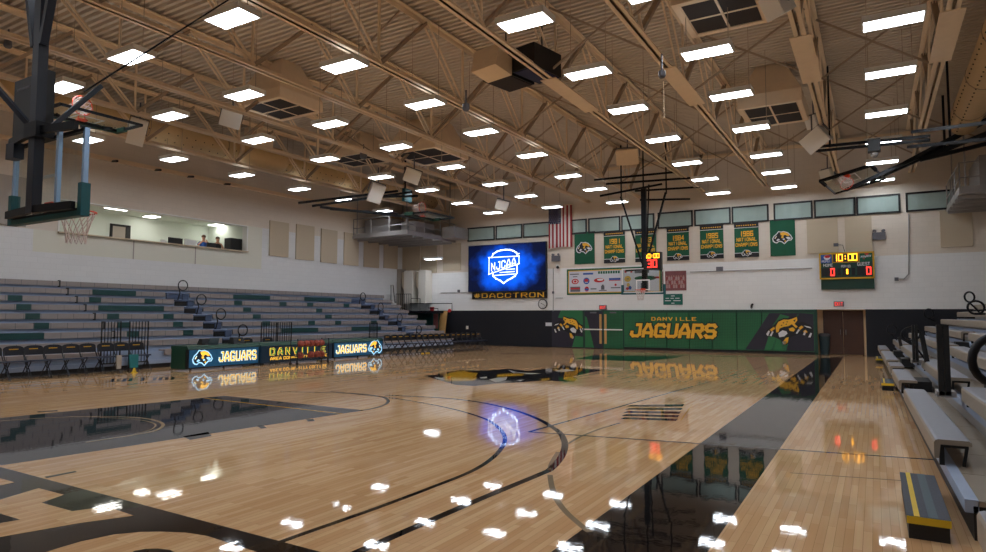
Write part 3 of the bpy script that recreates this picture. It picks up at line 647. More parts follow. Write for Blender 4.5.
for r_ in range(9):
    for q in range(6 if r_ % 2 == 0 else 5):
        u = can*(q+.5+(0 if r_ % 2 == 0 else .5))/6; zz = zt2-hz*.42*(r_+.5)/9; y = wave(u)-.008; s = .03
        mb.face([(xa+u+s*(1 if i % 2 == 0 else .42)*math.sin(i*math.pi/5), y, zz+s*(1 if i % 2 == 0 else .42)*math.cos(i*math.pi/5)) for i in range(10)])
part(t, 'stars', mb, 'flagwhite', grand=cn)
part(t, 'flag_rod', MB().tube([(xa-.05, YW-.13, zt2+.02), (xb2+.05, YW-.13, zt2+.02)], .02), 'steel')
# championship banners
def banner(x0, x1, yt, yb, year, label):
    xa, xb2 = W(x0, (yt+yb)/2).x, W(x1, (yt+yb)/2).x; zt2, z02 = W((x0+x1)/2, yt).z, W((x0+x1)/2, yb).z
    t = thing('championship_banner', label, 'banner', ((xa+xb2)/2, YW, z02), group='green banners on the far wall'); w = xb2-xa; h = zt2-z02
    sf = wsurf(xa, z02, .045)
    mb = MB(); n = 8
    for k in range(n):
        a = w*k/n; b = w*(k+1)/n; f = lambda u: YW-.04-.012*math.sin(u*7+x0)
        mb.prism([(xa+a, f(a), z02), (xa+b, f(b), z02), (xa+b, f(b), zt2), (xa+a, f(a), zt2)], (0, .008, 0))
    part(t, 'cloth', mb, 'banner')
    part(t, 'hanging_rod', MB().tube([(xa-.04, YW-.035, zt2), (xb2+.04, YW-.035, zt2)], .018), 'black')
    if year:
        for za, zb_ in ((.87, 1), (0, .12)): part(t, 'black_band', MB().face([sf.p(0, h*za, .015), sf.p(w, h*za, .015), sf.p(w, h*zb_, .015), sf.p(0, h*zb_, .015)]), 'printblack')
        for a, b in ((.12, .135), (.855, .87)): part(t, 'white_stripe', MB().face([sf.p(0, h*a, .016), sf.p(w, h*a, .016), sf.p(w, h*b, .016), sf.p(0, h*b, .016)]), 'printwhite')
        mb = MB()
        letters(mb, sf, year, w*.22, h*.61, w*.56, h*.15, 1.1, .018, gap=2.2, draw=1.4); letters(mb, sf, 'NATIONAL', w*.09, h*.465, w*.82, h*.105, 1.1, .018, gap=2.2, draw=1.4); letters(mb, sf, 'CHAMPIONS', w*.05, h*.315, w*.9, h*.105, 1.1, .018, gap=2.2, draw=1.4)
        for k in range(9): mb.box(sf.p(w*(.09+.095*k), h*.915, .016), sf.p(w*(.09+.095*k+.05), h*.945, .02))
        part(t, 'lettering', mb, 'gold')
        part(t, 'cat_head_emblem', emblem(sf, w*.5, h*.12, w*.42, .02), ['printwhite', 'printblack', 'gold'])
    else:
        part(t, 'cat_head_emblem', emblem(sf, w*.5, h*.5, w*.82, .02), ['printwhite', 'printblack', 'gold'])
banner(574.8, 594.7, 232.3, 264, None, 'plain green banner with a cat head emblem beside the striped flag')
banner(604.3, 625.3, 231.5, 263, '1981', 'green and black championship banner reading 1981')
banner(635.5, 656.5, 230, 262, '1983', 'championship banner behind the far hoop post and shot clock')
banner(667.2, 689.3, 227.8, 260.5, '1984', 'green and black championship banner reading 1984')
banner(700.3, 723.6, 225.3, 258.8, '1985', 'green and black championship banner reading 1985')
banner(734.6, 758.9, 223, 257.3, '1986', 'green and black championship banner reading 1986')
banner(770.2, 795.3, 219.6, 256, None, 'plain green banner with a cat head emblem beside the 1986 banner')
# sponsor banner
xa, xb2, z02, zt2 = W(567, 280).x, W(662, 279).x, W(600, 294.5).z, W(600, 268.2).z
t = thing('sponsor_banner', 'long white sponsor banner with small logos and green and gold border', 'banner', ((xa+xb2)/2, YW, z02)); w = xb2-xa; h = zt2-z02; sf = wsurf(xa, z02, .03)
part(t, 'border', MB().box((xa, YW-.02, z02), (xb2, YW, zt2)), 'green'); 
part(t, 'inner_border', MB().box((xa+.08, YW-.026, z02+.08), (xb2-.08, YW-.02, zt2-.08)), 'goldpale'); part(t, 'sheet', MB().box((xa+.13, YW-.03, z02+.13), (xb2-.13, YW-.026, zt2-.13)), 'sponsor')
def bx(mb, sf, u, v, a, b, mi, d=.003): mb.face([sf.p(u-a/2, v-b/2, d), sf.p(u+a/2, v-b/2, d), sf.p(u+a/2, v+b/2, d), sf.p(u-a/2, v+b/2, d)], mi)
def el(mb, sf, u, v, a, b, mi, d=.003): mb.face([sf.p(u+a*math.cos(k*math.pi/9), v+b*math.sin(k*math.pi/9), d) for k in range(18)], mi)
mb = MB(); q = lambda x, y: ((x-62)/(462-62)*(.70*w)+.1, (270-y)/(270-105)*(h*.9)+.05)
def lg(x, y, a, b, mi, kind=el, d=.003): u, v = q(x, y); kind(mb, sf, u, v, a, b, mi, d)
lg(100, 130, .5, .05, 3, bx); lg(105, 148, .25, .04, 3, bx); lg(187, 130, .55, .09, 1, bx)
for k in range(9): lg(255+k*15, 124, .1, .13, 2, bx)
lg(432, 124, .4, .12, 0, bx); lg(432, 126, .1, .1, 4, el, .004)
lg(105, 182, .2, .14, 0); lg(105, 182, .13, .09, 4, el, .004); lg(105, 182, .08, .06, 0, el, .005)
lg(176, 180, .17, .17, 1); lg(176, 176, .11, .08, 0, el, .004); lg(176, 190, .16, .03, 4, bx, .004)
lg(255, 178, .28, .11, 0); lg(262, 174, .17, .05, 4, el, .004)
lg(350, 172, .6, .1, 1, bx); lg(350, 182, .6, .03, 0, bx); lg(427, 174, .17, .15, 5); lg(427, 174, .12, .05, 3, bx, .004)
lg(105, 237, .55, .26, 3, bx); lg(105, 232, .5, .08, 0, bx, .004); lg(178, 237, .12, .13, 0); lg(178, 241, .11, .06, 1, el, .004); lg(220, 237, .32, .06, 3, bx)
lg(277, 230, .18, .2, 3, bx); lg(277, 214, .1, .08, 3, bx); lg(277, 249, .42, .04, 3, bx); lg(355, 232, .5, .05, 3, bx); lg(355, 212, .06, .06, 0); lg(430, 215, .08, .1, 5); lg(440, 235, .08, .09, 1); lg(425, 240, .08, .07, 0)
for x in (490, 530):
    lg(x, 128, .38, .14, 3, bx); 
lg(530, 172, .55, .12, 2); lg(520, 225, .3, .3, 3, bx); lg(590, 170, .3, .1, 0, bx)
part(t, 'sponsor_logos', mb, ['logored', 'logoblue', 'green', 'device', 'printwhite', 'goldpale'])
# team photo banner, teal sign
xa, xb2, z02, zt2 = W(662.5, 280).x, W(686.3, 280).x, W(675, 290.6).z, W(675, 271).z
t = thing('team_photo_print', 'reddish team photograph print mounted beside the sponsor banner', 'poster', ((xa+xb2)/2, YW, z02)); part(t, 'backing', MB().box((xa, YW-.02, z02), (xb2, YW, zt2)), 'photo')
mb = MB(); sf = wsurf(xa, z02, .02); w = xb2-xa; h = zt2-z02
for r_ in range(3):
    for k in range(9):
        u = w*(.09+.1*k+.03*(r_ % 2)); v = h*(.3+.2*r_); mb.face([sf.p(u-.045, v-.16, .004), sf.p(u+.045, v-.16, .004), sf.p(u+.045, v, .004), sf.p(u-.045, v, .004)], 0 if (k+r_) % 3 else 1); el(mb, sf, u, v+.03, .03, .04, 2, .006)
part(t, 'printed_figures', mb, ['photolight', 'photored', 'photoskin'])
xa, xb2, z02, zt2 = W(663.5, 299).x, W(682.7, 299).x, W(673, 304.8).z, W(673, 294).z
t = thing('teal_notice_sign', 'small teal sign with white lines under the team photograph', 'sign', ((xa+xb2)/2, YW, z02)); part(t, 'sign_board', MB().box((xa, YW-.03, z02), (xb2, YW, zt2)), 'signteal')
mb = MB(); sf = wsurf(xa, z02, .03); w = xb2-xa; h = zt2-z02
for v, a, b in ((.82, .4, .6), (.6, .12, .3), (.6, .38, .55), (.6, .62, .85), (.38, .08, .4), (.38, .52, .9), (.15, .42, .58)): bx(mb, sf, w*(a+b)/2, h*v, w*(b-a), .035, 0)
part(t, 'print_lines', mb, 'printwhite')
# exit signs
for px, py, lab in ((603.1, 307.4, 'red lit EXIT sign above the green mural doors'), (838.8, 304, 'red lit EXIT sign above the brown recessed doors')):
    c = W(px, py); a, b = .19, .11
    t = thing('exit_sign', lab, 'exit sign', (c.x, YW, c.z-b), group='exit signs'); part(t, 'housing', MB().box((c.x-a, YW-.06, c.z-b), (c.x+a, YW, c.z+b)), 'device')
    part(t, 'lettering', letters(MB(), wsurf(c.x-a+.04, c.z-b+.035, .06), 'EXIT', 0, 0, 2*a-.08, 2*b-.07, 1.3), 'exitred')
# emergency lights
for px, py, lab in ((556.5, 258.5, 'grey twin-head emergency light beside the blue screen'), (879, 236, 'grey twin-head emergency light on far wall above scoreboard')):
    c = W(px, py); t = thing('emergency_light', lab, 'emergency light', (c.x, YW, c.z-.17), group='emergency lights')
    part(t, 'battery_box', MB().box((c.x-.23, YW-.14, c.z-.16), (c.x+.23, YW, c.z+.14)), 'device')
    for s in (-1, 1): part(t, 'lamp_head', MB().tube([(c.x+s*.14, YW-.04, c.z+.2), (c.x+s*.17, YW-.15, c.z+.2)], .06, 10), 'device')
c = W(558.5, 267); t = thing('wall_camera', 'small white security camera under the emergency light by blue screen', 'camera', (c.x, YW, c.z-.1)); part(t, 'bracket', MB().box((c.x-.08, YW-.12, c.z), (c.x+.08, YW, c.z+.13)), 'white'); part(t, 'lens_dome', MB().sphere((c.x, YW-.1, c.z-.02), .08), 'black', smooth=True)
c = W(752.5, 305.5); t = thing('wall_camera', 'small black camera on the white wall just above the green mural', 'camera', (c.x, YW, c.z-.1)); part(t, 'body', MB().tube([(c.x, YW, c.z+.05), (c.x-.02, YW-.1, c.z), (c.x-.02, YW-.16, c.z-.1)], .05, 8), 'black'); part(t, 'lens', MB().sphere((c.x-.02, YW-.17, c.z-.11), .035), 'device')
c = W(719.8, 269); solo('wall_box', MB().box((c.x-.15, YW-.08, c.z-.1), (c.x+.15, YW, c.z+.1)), 'device', 'small grey electrical box under the 1985 banner', 'electrical box')
c = W(896.5, 279.2); solo('wall_box', MB().box((c.x-.07, YW-.06, c.z-.07), (c.x+.07, YW, c.z+.07)), 'device', 'small grey outlet box at the end of the bent conduit', 'electrical box')
c = W(553.3, 292.5); solo('wall_box', MB().box((c.x-.05, YW-.06, c.z-.06), (c.x+.05, YW, c.z+.06)), 'device', 'tiny dark outlet box beside the round clock', 'electrical box')
c = W(459, 291); solo('wall_box', MB().box((c.x-.07, YW-.06, c.z-.07), (c.x+.07, YW, c.z+.07)), 'device', 'small dark outlet box on far wall near hashtag sign', 'electrical box')
c = W(467.5, 327.5); solo('wall_box', MB().box((c.x-.06, YW-.06, c.z-.09), (c.x+.06, YW, c.z+.09)), 'offwhite', 'pale wall switch box on the black wall behind the folding chairs', 'electrical box')
c = W(548.8, 324.3); solo('wall_notice', MB().box((c.x-.18, YW-.02, c.z-.09), (c.x+.18, YW, c.z+.09)), 'printwhite', 'small pale notice on black wall beside the mural', 'notice')
# scoreboard
xa, xb2 = W(820.3, 272).x, W(874, 269).x; z02 = (W(821, 279.3).z+W(874.5, 277.5).z)/2; zt2 = (W(820, 254.6).z+W(873.5, 252.2).z)/2
zl = (W(821, 289.8).z+W(874.5, 288.7).z)/2; w = xb2-xa; h = zt2-z02
t = thing('scoreboard', 'green scoreboard with amber 10:00 clock and red zeros, yellow border', 'scoreboard', ((xa+xb2)/2, YW, zl)); sf = wsurf(xa, z02, .2)
part(t, 'case', MB().box((xa, YW-.2, z02), (xb2, YW, zt2)), 'sbgreen'); part(t, 'lower_panel', MB().box((xa+.03, YW-.15, zl), (xb2, YW, z02)), 'sbgreen')
mb = MB()
for a, b in (((xa-.02, YW-.22, z02-.03), (xb2+.02, YW-.2, z02+.035)), ((xa-.02, YW-.22, zt2-.035), (xb2+.02, YW-.2, zt2+.03)), ((xa-.02, YW-.22, z02), (xa+.04, YW-.2, zt2)), ((xb2-.04, YW-.22, z02), (xb2+.02, YW-.2, zt2))): mb.box(a, b)
part(t, 'border', mb, 'sbyellow')
q = lambda x, y: ((x-103)/(650-103)*w, (348-y-(x-103)*.018)/(348-95)*h)
def rect(name, x0, y0, x1, y1, m, d): u0, v0 = q(x0, y1); u1, v1 = q(x1, y0); v1 = v0+(y1-y0)/(253)*h; return part(t, name, MB().box(sf.p(u0, v0, 0), sf.p(u1, v1, d)), m), u0, v0, u1-u0, v1-v0
def sbtext(name, txt, x0, y0, x1, y1, m, st=1.0, d=.016): u0, v0 = q(x0, y1); u1, _ = q(x1, y1); return part(t, name, letters(MB(), sf, txt, u0, v0, u1-u0, (y1-y0)/253*h, st, d), m)
rect('clock_border', 232, 84, 510, 188, 'sbyellow', .008); rect('clock_panel', 243, 93, 500, 180, 'ledoff', .012)
u0, v0 = q(275, 172); u1, _ = q(490, 172)
mb = MB(); letters(mb, sf, '10:00', u0-.1, v0, u1-u0+.1, 72/253*h, .95, .016, gap=1.2); part(t, 'clock_digits', mb, 'amber')
for nm, x0, x1, y0, y1 in (('home_panel', 122, 262, 242, 325), ('period_panel', 338, 404, 242, 312), ('guest_panel', 484, 628, 230, 315), ('foul_panel', 284, 318, 245, 315), ('foul_panel', 430, 464, 240, 310)): rect(nm, x0, y0, x1, y1, 'ledoff', .008)
sbtext('home_digit', '0', 212, 242, 256, 320, 'red', 1.1); sbtext('guest_digit', '0', 574, 230, 622, 310, 'red', 1.1)
u0, v0 = q(374, 302); part(t, 'period_digit', MB().box(sf.p(u0, v0, .008), sf.p(u0+.07, v0+50/253*h, .016)), 'amber')
sbtext('lettering', 'HOME', 140, 196, 240, 226, 'printwhite', 1.1, .01); sbtext('lettering', 'GUEST', 488, 186, 612, 220, 'printwhite', 1.1, .01); sbtext('lettering', 'PERIOD', 324, 212, 418, 236, 'printwhite', 1.1, .01)
o, u, v, a, b = rect('sponsor_panel', 112, 98, 228, 190, 'logoblue', .008); mb = MB(); el(mb, sf, u+a*.6, v+b*.62, a*.3, b*.28, 0, .01); el(mb, sf, u+a*.62, v+b*.72, a*.27, b*.16, 1, .011); letters(mb, sf, 'PEPSI', u+a*.12, v+b*.08, a*.76, b*.22, 1.2, .012, 0); part(t, 'sponsor_mark', mb, ['printwhite', 'logored'])
o, u, v, a, b = rect('sponsor_panel', 512, 82, 634, 180, 'green', .008); mb = MB(); mb.face([sf.p(u+a*.35, v+b*.8, .011), sf.p(u+a*.8, v+b*.84, .011), sf.p(u+a*.6, v+b*.62, .011)], 1); letters(mb, sf, 'MTN', u+a*.08, v+b*.4, a*.4, b*.2, 1.2, .012, 0, shear=.3); letters(mb, sf, 'DEW', u+a*.5, v+b*.46, a*.4, b*.2, 1.2, .012, 0, shear=.3); mb.face([sf.p(u+a*.35, v+b*.2, .011), sf.p(u+a*.42, v+b*.38, .011), sf.p(u+a*.3, v+b*.36, .011)], 1); part(t, 'sponsor_mark', mb, ['printwhite', 'logored'])
c = W(836, 245); t2 = thing('wall_junction_box', 'small grey cable box between two tan panels above the scoreboard', 'electrical box', (c.x, YW, c.z-.08)); part(t2, 'box', MB().box((c.x-.09, YW-.08, c.z-.07), (c.x+.09, YW, c.z+.07)), 'device'); part(t2, 'cable', MB().tube([(c.x+.08, YW-.05, c.z), (c.x+.25, YW-.05, c.z-.02), (c.x+.33, YW-.05, zt2+.02)], .012, 6), 'black')
# ------------------------------------------------------------------ mural, pads, doors
xm0, xm1 = W(552, 330).x, W(583.5, 330).x; xd1 = W(624.5, 330).x; xp1 = W(815, 330).x; zp = zb
t = thing('mural_wrap', 'dark printed wall wrap with clawing gold cat beside the mural doors', 'mural', ((xm0+xm1)/2, YW, 0)); sf = wsurf(xm0, 0, .02)
part(t, 'printed_sheet', MB().box((xm0, YW-.02, .03), (xm1, YW, zp)), 'muraldark')
w = xm1-xm0
mb = MB(); mb.face([sf.p(*p, .002) for p in ((w*.2, zp*.8), (w*.3, zp), (w*.98, zp), (w*.99, zp*.6), (w*.5, zp*.78))]); mb.face([sf.p(*p, .002) for p in ((w*.65, .05), (w*.99, .05), (w*.99, zp*.3), (w*.75, zp*.32))]); part(t, 'green_slashes', mb, 'muralleaf')
part(t, 'clawing_cat_print', catpic(sf, w*.56, zp*.54, w*1.02, .004, True), ['printblack', 'gold', 'printwhite'])
# doors in the mural
mb = MB(); mb.box((xm1, YW-.05, 0), (xm1+.07, YW, zp)); mb.box((xd1-.07, YW-.05, 0), (xd1, YW, zp)); mb.box((xm1, YW-.05, zp-.06), (xd1, YW, zp)); xc = (xm1+xd1)/2; mb.box((xc-.03, YW-.05, 0), (xc+.03, YW, zp))
d1 = struct('door_1', mb, 'padgreen')
for s, (a, b) in enumerate(((xm1+.07, xc-.03), (xc+.03, xd1-.07))):
    struct('door_leaf', MB().box((a, YW-.04, .02), (b, YW, zp-.06)), 'mural' if s else 'muraldark', d1)
    struct('panic_bar', MB().box((a+.02, YW-.11, .93), (b-.02, YW-.06, .99)), 'white', d1)
    e = b-.12 if s == 0 else a+.08
    struct('brass_strip', MB().box((e-.06, YW-.045, .25), (e+.06, YW-.04, zp-.2)), 'plywood', d1)
    struct('door_closer', MB().box(((a+b)/2-.16, YW-.1, zp-.16), ((a+b)/2+.16, YW-.04, zp-.09)), 'device', d1)
mb = MB(); sfd = wsurf(xm1, 0, .042); wd = xc-xm1-.03; mb.face([sfd.p(*p, .002) for p in ((.1, .05), (wd*.55, .05), (wd*.2, zp*.8), (.1, zp*.85))]); struct('green_slash', mb, 'muralleaf', d1)
# pads
t = thing('wall_pad_mural', 'green padded wall mural lettered in gold between the two doorways', 'wall pad', ((xd1+xp1)/2, YW, 0)); npd = 8; w = xp1-xd1; sf = wsurf(xd1, 0, .08)
for k in range(npd):
    a = xd1+w*k/npd; b = xd1+w*(k+1)/npd
    mb = MB(); g = .008; mb.hexa([(a+g, YW, .12), (b-g, YW, .12), (b-g, YW, zp-.0), (a+g, YW, zp-.0)], [(a+g+.01, YW-.08, .13), (b-g-.01, YW-.08, .13), (b-g-.01, YW-.08, zp-.01), (a+g+.01, YW-.08, zp-.01)])
    part(t, 'pad', mb, 'mural')
part(t, 'base_strip', MB().box((xd1, YW-.06, .0), (xp1, YW, .12)), 'black'); part(t, 'top_band', MB().box((xd1, YW-.086, zp-.13), (xp1, YW-.08, zp-.005)), 'padgreen')
mb = MB(); mx = lambda px: (W(px, 330).x-xd1)
for pp in ([(745, .15), (752, .15), (783, zp-.15), (770, zp-.15)], [(752, .15), (770, .15), (778, zp*.5), (800, zp-.15), (783, zp-.15)], [(786, .15), (814, .15), (814, zp-.2), (800, zp-.14), (790, zp*.4)]): mb.face([sf.p(mx(a), b, .003) for a, b in pp])
part(t, 'dark_slashes', mb, 'muraldark')
mb = MB()
for pp in ([(764, .15), (771, .15), (779, zp*.55), (790, zp-.3), (781, zp-.2), (772, zp*.6)], [(773, .15), (783, .15), (778, zp*.4)]): mb.face([sf.p(mx(a), b, .004) for a, b in pp])
part(t, 'leaf_slashes', mb, 'muralleaf')
part(t, 'clawing_cat_print', catpic(sf, mx(789), zp*.53, mx(812)-mx(764), .008), ['printblack', 'gold', 'printwhite'])
u0, u1 = mx(630.5), mx(718.5); wob = lambda s: .16*(4*(s-.5)**2)-.0
hb = .62
part(t, 'lettering_outline', letters(MB(), sf, 'JAGUARS', u0, .62, u1-u0-.12, .66, 1.35, .006, 0, gap=2.0, shear=.16, draw=2.5), 'printblack')
part(t, 'lettering', letters(MB(), sf, 'JAGUARS', u0, .62, u1-u0-.12, .66, 1.35, .02, 0, gap=2.0, shear=.16, draw=1.65), 'gold')
mb = MB(); letters(mb, sf, 'DANVILLE', mx(652), 1.42, mx(697)-mx(652), .17, 1.3, .01, 0, gap=3); part(t, 'small_lettering', mb, 'gold')
# brown double doors in the recess
xa, xb2 = onY(825, 330, rd).x, onY(862, 330, rd).x; xc = (xa+xb2)/2
mb = MB(); mb.box((xa-.06, rd-.06, 0), (xa, rd, zb-.1)); mb.box((xb2, rd-.06, 0), (xb2+.06, rd, zb-.1)); mb.box((xa-.06, rd-.06, zb-.1), (xb2+.06, rd, zb-.04)); d2 = struct('door_2', mb, 'door')
for s, (a, b) in enumerate(((xa, xc-.01), (xc+.01, xb2))):
    struct('door_leaf', MB().box((a, rd-.05, .02), (b, rd, zb-.1)), 'door', d2)
    e = (xc-.1) if s == 0 else xc+.1
    struct('pull_handle', MB().tube([(e, rd-.05, .86), (e, rd-.1, .88), (e, rd-.1, 1.05), (e, rd-.05, 1.07)], .014, 6), 'galv', d2)
xc0 = onY(820, 340, YW+.4).x+.1
t = thing('trash_bin', 'grey green waste bin standing in the recess beside brown doors', 'trash bin', (xc0+.06, YW+.55, 0)); part(t, 'bin_body', MB().lathe((xc0+.06, YW+.55, 0), [(.17, 0), (.21, .72), (.22, .78)], 16), 'bin'); part(t, 'lid', MB().lathe((xc0+.06, YW+.55, .78), [(.235, 0), (.235, .08), (.16, .13)], 16), 'device')
mb = MB(); mb.box((xp1-.02, YW-.1, 0), (xp1+.1, YW, zp)); struct('trim_5', mb, 'padgreen')
# ------------------------------------------------------------------ roof trusses
TX = [-21.0, -18.2, -15.45, -12.4, -9.75, -6.7, -4.0, -1.15, 1.45, 4.3]
ZB, ZT = 7.42, 9.22
def truss(X, idx, phase):
    t = thing('roof_truss', 'tan steel roof truss, %s out from the press box wall' % ORD[idx], 'roof truss', (X, 12, ZB), group='roof trusses')
    ya, yb = YN+.05, YW-.02
    mb = MB()
    for s in (-1, 1): mb.box((X+s*.02, ya, ZB), (X+s*.115, yb, ZB+.03)); mb.box((X+s*.02, ya, ZB), (X+s*.035, yb, ZB+.12))
    part(t, 'bottom_chord', mb, 'steel')
    mb = MB()
    for s in (-1, 1): mb.box((X+s*.02, ya, ZT-.03), (X+s*.13, yb, ZT)); mb.box((X+s*.02, ya, ZT-.13), (X+s*.035, yb, ZT-.03))
    part(t, 'top_chord', mb, 'steel')
    P = 3.55; y = ya+phase
    k = 0
    while y < yb-.5:
        y2 = min(y+P/2, yb)
        part(t, 'diagonal', MB().bar((X, y, ZB+.05), (X, y2, ZT-.06), .12, .08), 'steeldark')
        if y2+P/2 < yb:
            mb = MB()
            for s in (-1, 1): mb.bar((X+s*.07, y2, ZT-.06), (X+s*.07, y2+P/2, ZB+.05), .035, .05)
            part(t, 'diagonal', mb, 'steel')
            part(t, 'vertical', MB().bar((X, y2+P/2-.02, ZB+.05), (X, y2+P/2-.02, ZT-.06), .05, .05), 'steel')
        y += P
    return t
phs = [.6, 2.2, .2, 1.6, 3.0, 2.6, .9, 2.0, 1.2, .4]
TR = [truss(X, k+1, phs[k]) for k, X in enumerate(TX)]
for X, pa, pb in ((-6.7, (546, 79), (592, 111)), (-4.0, (665, 68), (700, 104)), (-1.15, (789, 38), (812, 82)), (1.45, (950, 10), (936, 62))):
    a = onZ(*pa, ZB).y; b = onZ(*pb, ZB).y
    part(TR[TX.index(X)], 'splice_plate', MB().box((X-.21, a, ZB-.02), (X+.21, b, ZB)), 'steel')
# wall ledger beam carrying the deck along the press box wall
struct('trim_6', MB().box((XL, YN, ZB-.05), (XL+.12, YW, ZB+.1)), 'steel'); struct('trim_7', MB().box((XL, YW-.1, ZT-.25), (XR, YW, ZT-.1)), 'steel')
for k, (px, py) in enumerate(((114, 163), (157, 172), (189.5, 178.7), (226, 187))):
    c = onX(px, py, XL+.15); solo('black_bracket', MB().tube([(XL, c.y, ZB-.02), (XL+.55, c.y-.1, ZB-.1)], .045, 8), 'black', 'short black bracket under the roof on press box wall, %s from the near hoop' % ORD[k+1], 'bracket', 'brackets on the press box wall')
# cross bracing between neighbouring trusses
BY = [27.3, 22.6, 17.8, 12.9]
for k in range(1, len(TX)-1):
    nb = 0
    for j, y in enumerate(BY):
        if (k, j) in ((4, 3), (6, 1), (2, 3), (1, 3), (8, 1), (8, 2), (8, 3)): continue
        nb += 1
        y2 = y+((k % 3)-1)*.9; mb = MB(); a, b = TX[k], TX[k+1]
        mb.bar((a+.1, y2, ZB+.1), (b-.1, y2+.1, ZT-.1), .045, .045); mb.bar((a+.1, y2, ZT-.1), (b-.1, y2+.1, ZB+.1), .045, .045)
        solo('cross_brace', mb, 'steeldark', 'crossed braces between %s and %s trusses from the press box, %s from scoreboard wall' % (ORD[k+1], ORD[k+2], ORD[nb]), 'cross brace', 'cross braces in the roof')
# ------------------------------------------------------------------ ceiling lights
ZL = 7.06
LX = [-20.95, -16.45, -13.2, -9.9, -5.45, -2.92, .40]
LY = [29.06, 25.7, 22.75, 19.34, 16.07, 13.17, 10.3, 7.5, 4.4, 1.3]
L0 = None
MEAS = [onZ(x, y, ZL) for x, y in ((232,18),(131,57),(525,22),(344,66),(244,95),(63,87),(170,116),(88,140),(588,73),(425,104),(330,124),(258,140),(174,159),(893,21),(707,52),(890,72),(731,95),(886,113),(628,109),(481,132),(396,147),(325,159),(242,175),(751,128),(532,155),(451,167),(381,177),(299,189),(883,141.7),(882,162),(880,180),(663,139),(766,155),(568,176),(687,163),(776,172),(495,184),(427,190),(346,200),(595,189),(705,179),(784,187),(526,196),(718,193),(462,203),(383,211),(617,202),(552,207),(493,212.6),(655,-9))]
def seat(X, Y):
    p = min(MEAS, key=lambda q: (q.x-X)**2+(q.y-Y)**2)
    return (p.x, p.y) if (p.x-X)**2+(p.y-Y)**2 < 1.4 else (X, Y)
def make_light(label):
    t = thing('ceiling_light', label, 'ceiling light', (0, 0, 0), group='fluorescent ceiling lights')
    mb = MB(); a, b = .50, .255
    mb.box((-a, -b, .015), (a, b, .1)); mb.box((-a, -b, -.02), (a, -b+.03, .015)); mb.box((-a, b-.03, -.02), (a, b, .015)); mb.box((-a, -b, -.02), (-a+.03, b, .015)); mb.box((a-.03, -b, -.02), (a, b, .015))
    lpart(t, 'housing', mb, 'white')
    lpart(t, 'diffuser', MB().box((-a+.03, -b+.03, -.012), (a-.03, b-.03, .012)), 'lamp')
    lpart(t, 'added_uplight', MB().box((-a+.08, -b+.08, .1), (a-.08, b-.08, .108)), 'uplight')  # glowing plate added to brighten trusses and decking from below
    for s in (-1, 1): lpart(t, 'hanger', MB().tube([(s*.42, 0, .1), (s*.42, 0, ZD-.08-ZL)], .008, 5), 'steeldark')
    return t
for i, X in enumerate(LX):
    for j, Y in enumerate(LY):
        lab = 'lit fluorescent ceiling light, %s from scoreboard wall, in %s row out from press box wall' % (ORD[j+1 if i else j], ORD[i+1])
        if i == 0 and j == 0: continue
        qx, qy = seat(X, Y)
        if L0 is None: L0 = make_light(lab); L0.location = (qx, qy, ZL)
        else: dup(L0, (qx, qy, ZL), label=lab)
c = onY(433, 259, 29.2); dup(L0, (c.x, 29.2, c.z), label='low fluorescent light hanging under the corner platform by the far wall')
# ------------------------------------------------------------------ helper for oriented things
def frame(p, yaw, pitch=0, roll=0): return Matrix.Translation(p) @ Matrix.Rotation(yaw, 4, 'Z') @ Matrix.Rotation(pitch, 4, 'X') @ Matrix.Rotation(roll, 4, 'Y')
def xf(mb, mtx): mb.v = [tuple(mtx @ Vector(p)) for p in mb.v]; return mb
# hanging loudspeakers: trapezoid cabinets on yoke brackets
def hang_speaker(px, py, D, yaw, pitch, w, h, d, m, label, roll=0):
    p = atD(px, py, D); mt = frame(p, yaw, pitch, roll)
    t = thing('hanging_speaker', label, 'loudspeaker', p, group='loudspeakers hung from the roof')
    lo = [(-w/2, -d/2, -h/2), (w/2, -d/2, -h/2), (w*.3, d/2, -h/2), (-w*.3, d/2, -h/2)]; hi = [(x, y, h/2) for x, y, z in lo]
    part(t, 'cabinet', xf(MB().hexa(lo, hi), mt), m)
    part(t, 'front_grille', xf(MB().box((-w*.46, -d/2-.015, -h*.46), (w*.46, -d/2, h*.46)), mt), 'white' if m == 'white' else m)
    top = mt @ Vector((0, 0, h/2))
    mb = MB(); mb.box((-w/2-.03, -.04, h/2), (w/2+.03, .04, h/2+.03)); mb.box((-w/2-.03, -.04, -.05), (-w/2-.01, .04, h/2)); mb.box((w/2+.01, -.04, -.05), (w/2+.03, .04, h/2)); xf(mb, mt)
    mb.tube([top, (top.x, top.y, min(ZD-.1, max(top.z+.5, ZB+.4)))], .025, 6); part(t, 'yoke_bracket', mb, 'device')
    return t
hang_speaker(137, 131, 20.0, R(60), R(25), .48, .8, .5, 'white', 'white hanging speaker seen below the roof near the raised hoop', R(10))
hang_speaker(231, 119, 20.5, R(50), R(20), .62, .5, .5, 'white', 'white hanging speaker beside the square air vent over the press box bleachers', R(12))
hang_speaker(375, 192, 27, R(55), R(25), .6, .8, .55, 'white', 'white hanging speaker above black hoop bars near the corner platform', R(14))
hang_speaker(412, 175.5, 25, R(40), R(20), .62, .52, .5, 'white', 'white hanging speaker between two lights, above the raised corner hoop', R(18))
hang_speaker(502.5, 205, 28.5, R(20), R(15), .55, .42, .45, 'white', 'small white speaker hanging over the top of the blue screen', R(18))
hang_speaker(779, 3, 11.5, R(-40), R(30), .42, .42, .4, 'white', 'white hanging speaker cut off by top edge beside the roof air vent')
hang_speaker(818, 138, 19.7, R(-20), R(25), .75, .55, .6, 'white', 'lower white speaker of the stacked pair under the roof', R(-30))
hang_speaker(815, 121, 20.6, R(-35), R(20), .4, .42, .42, 'white', 'upper white speaker of the stacked pair under the roof')
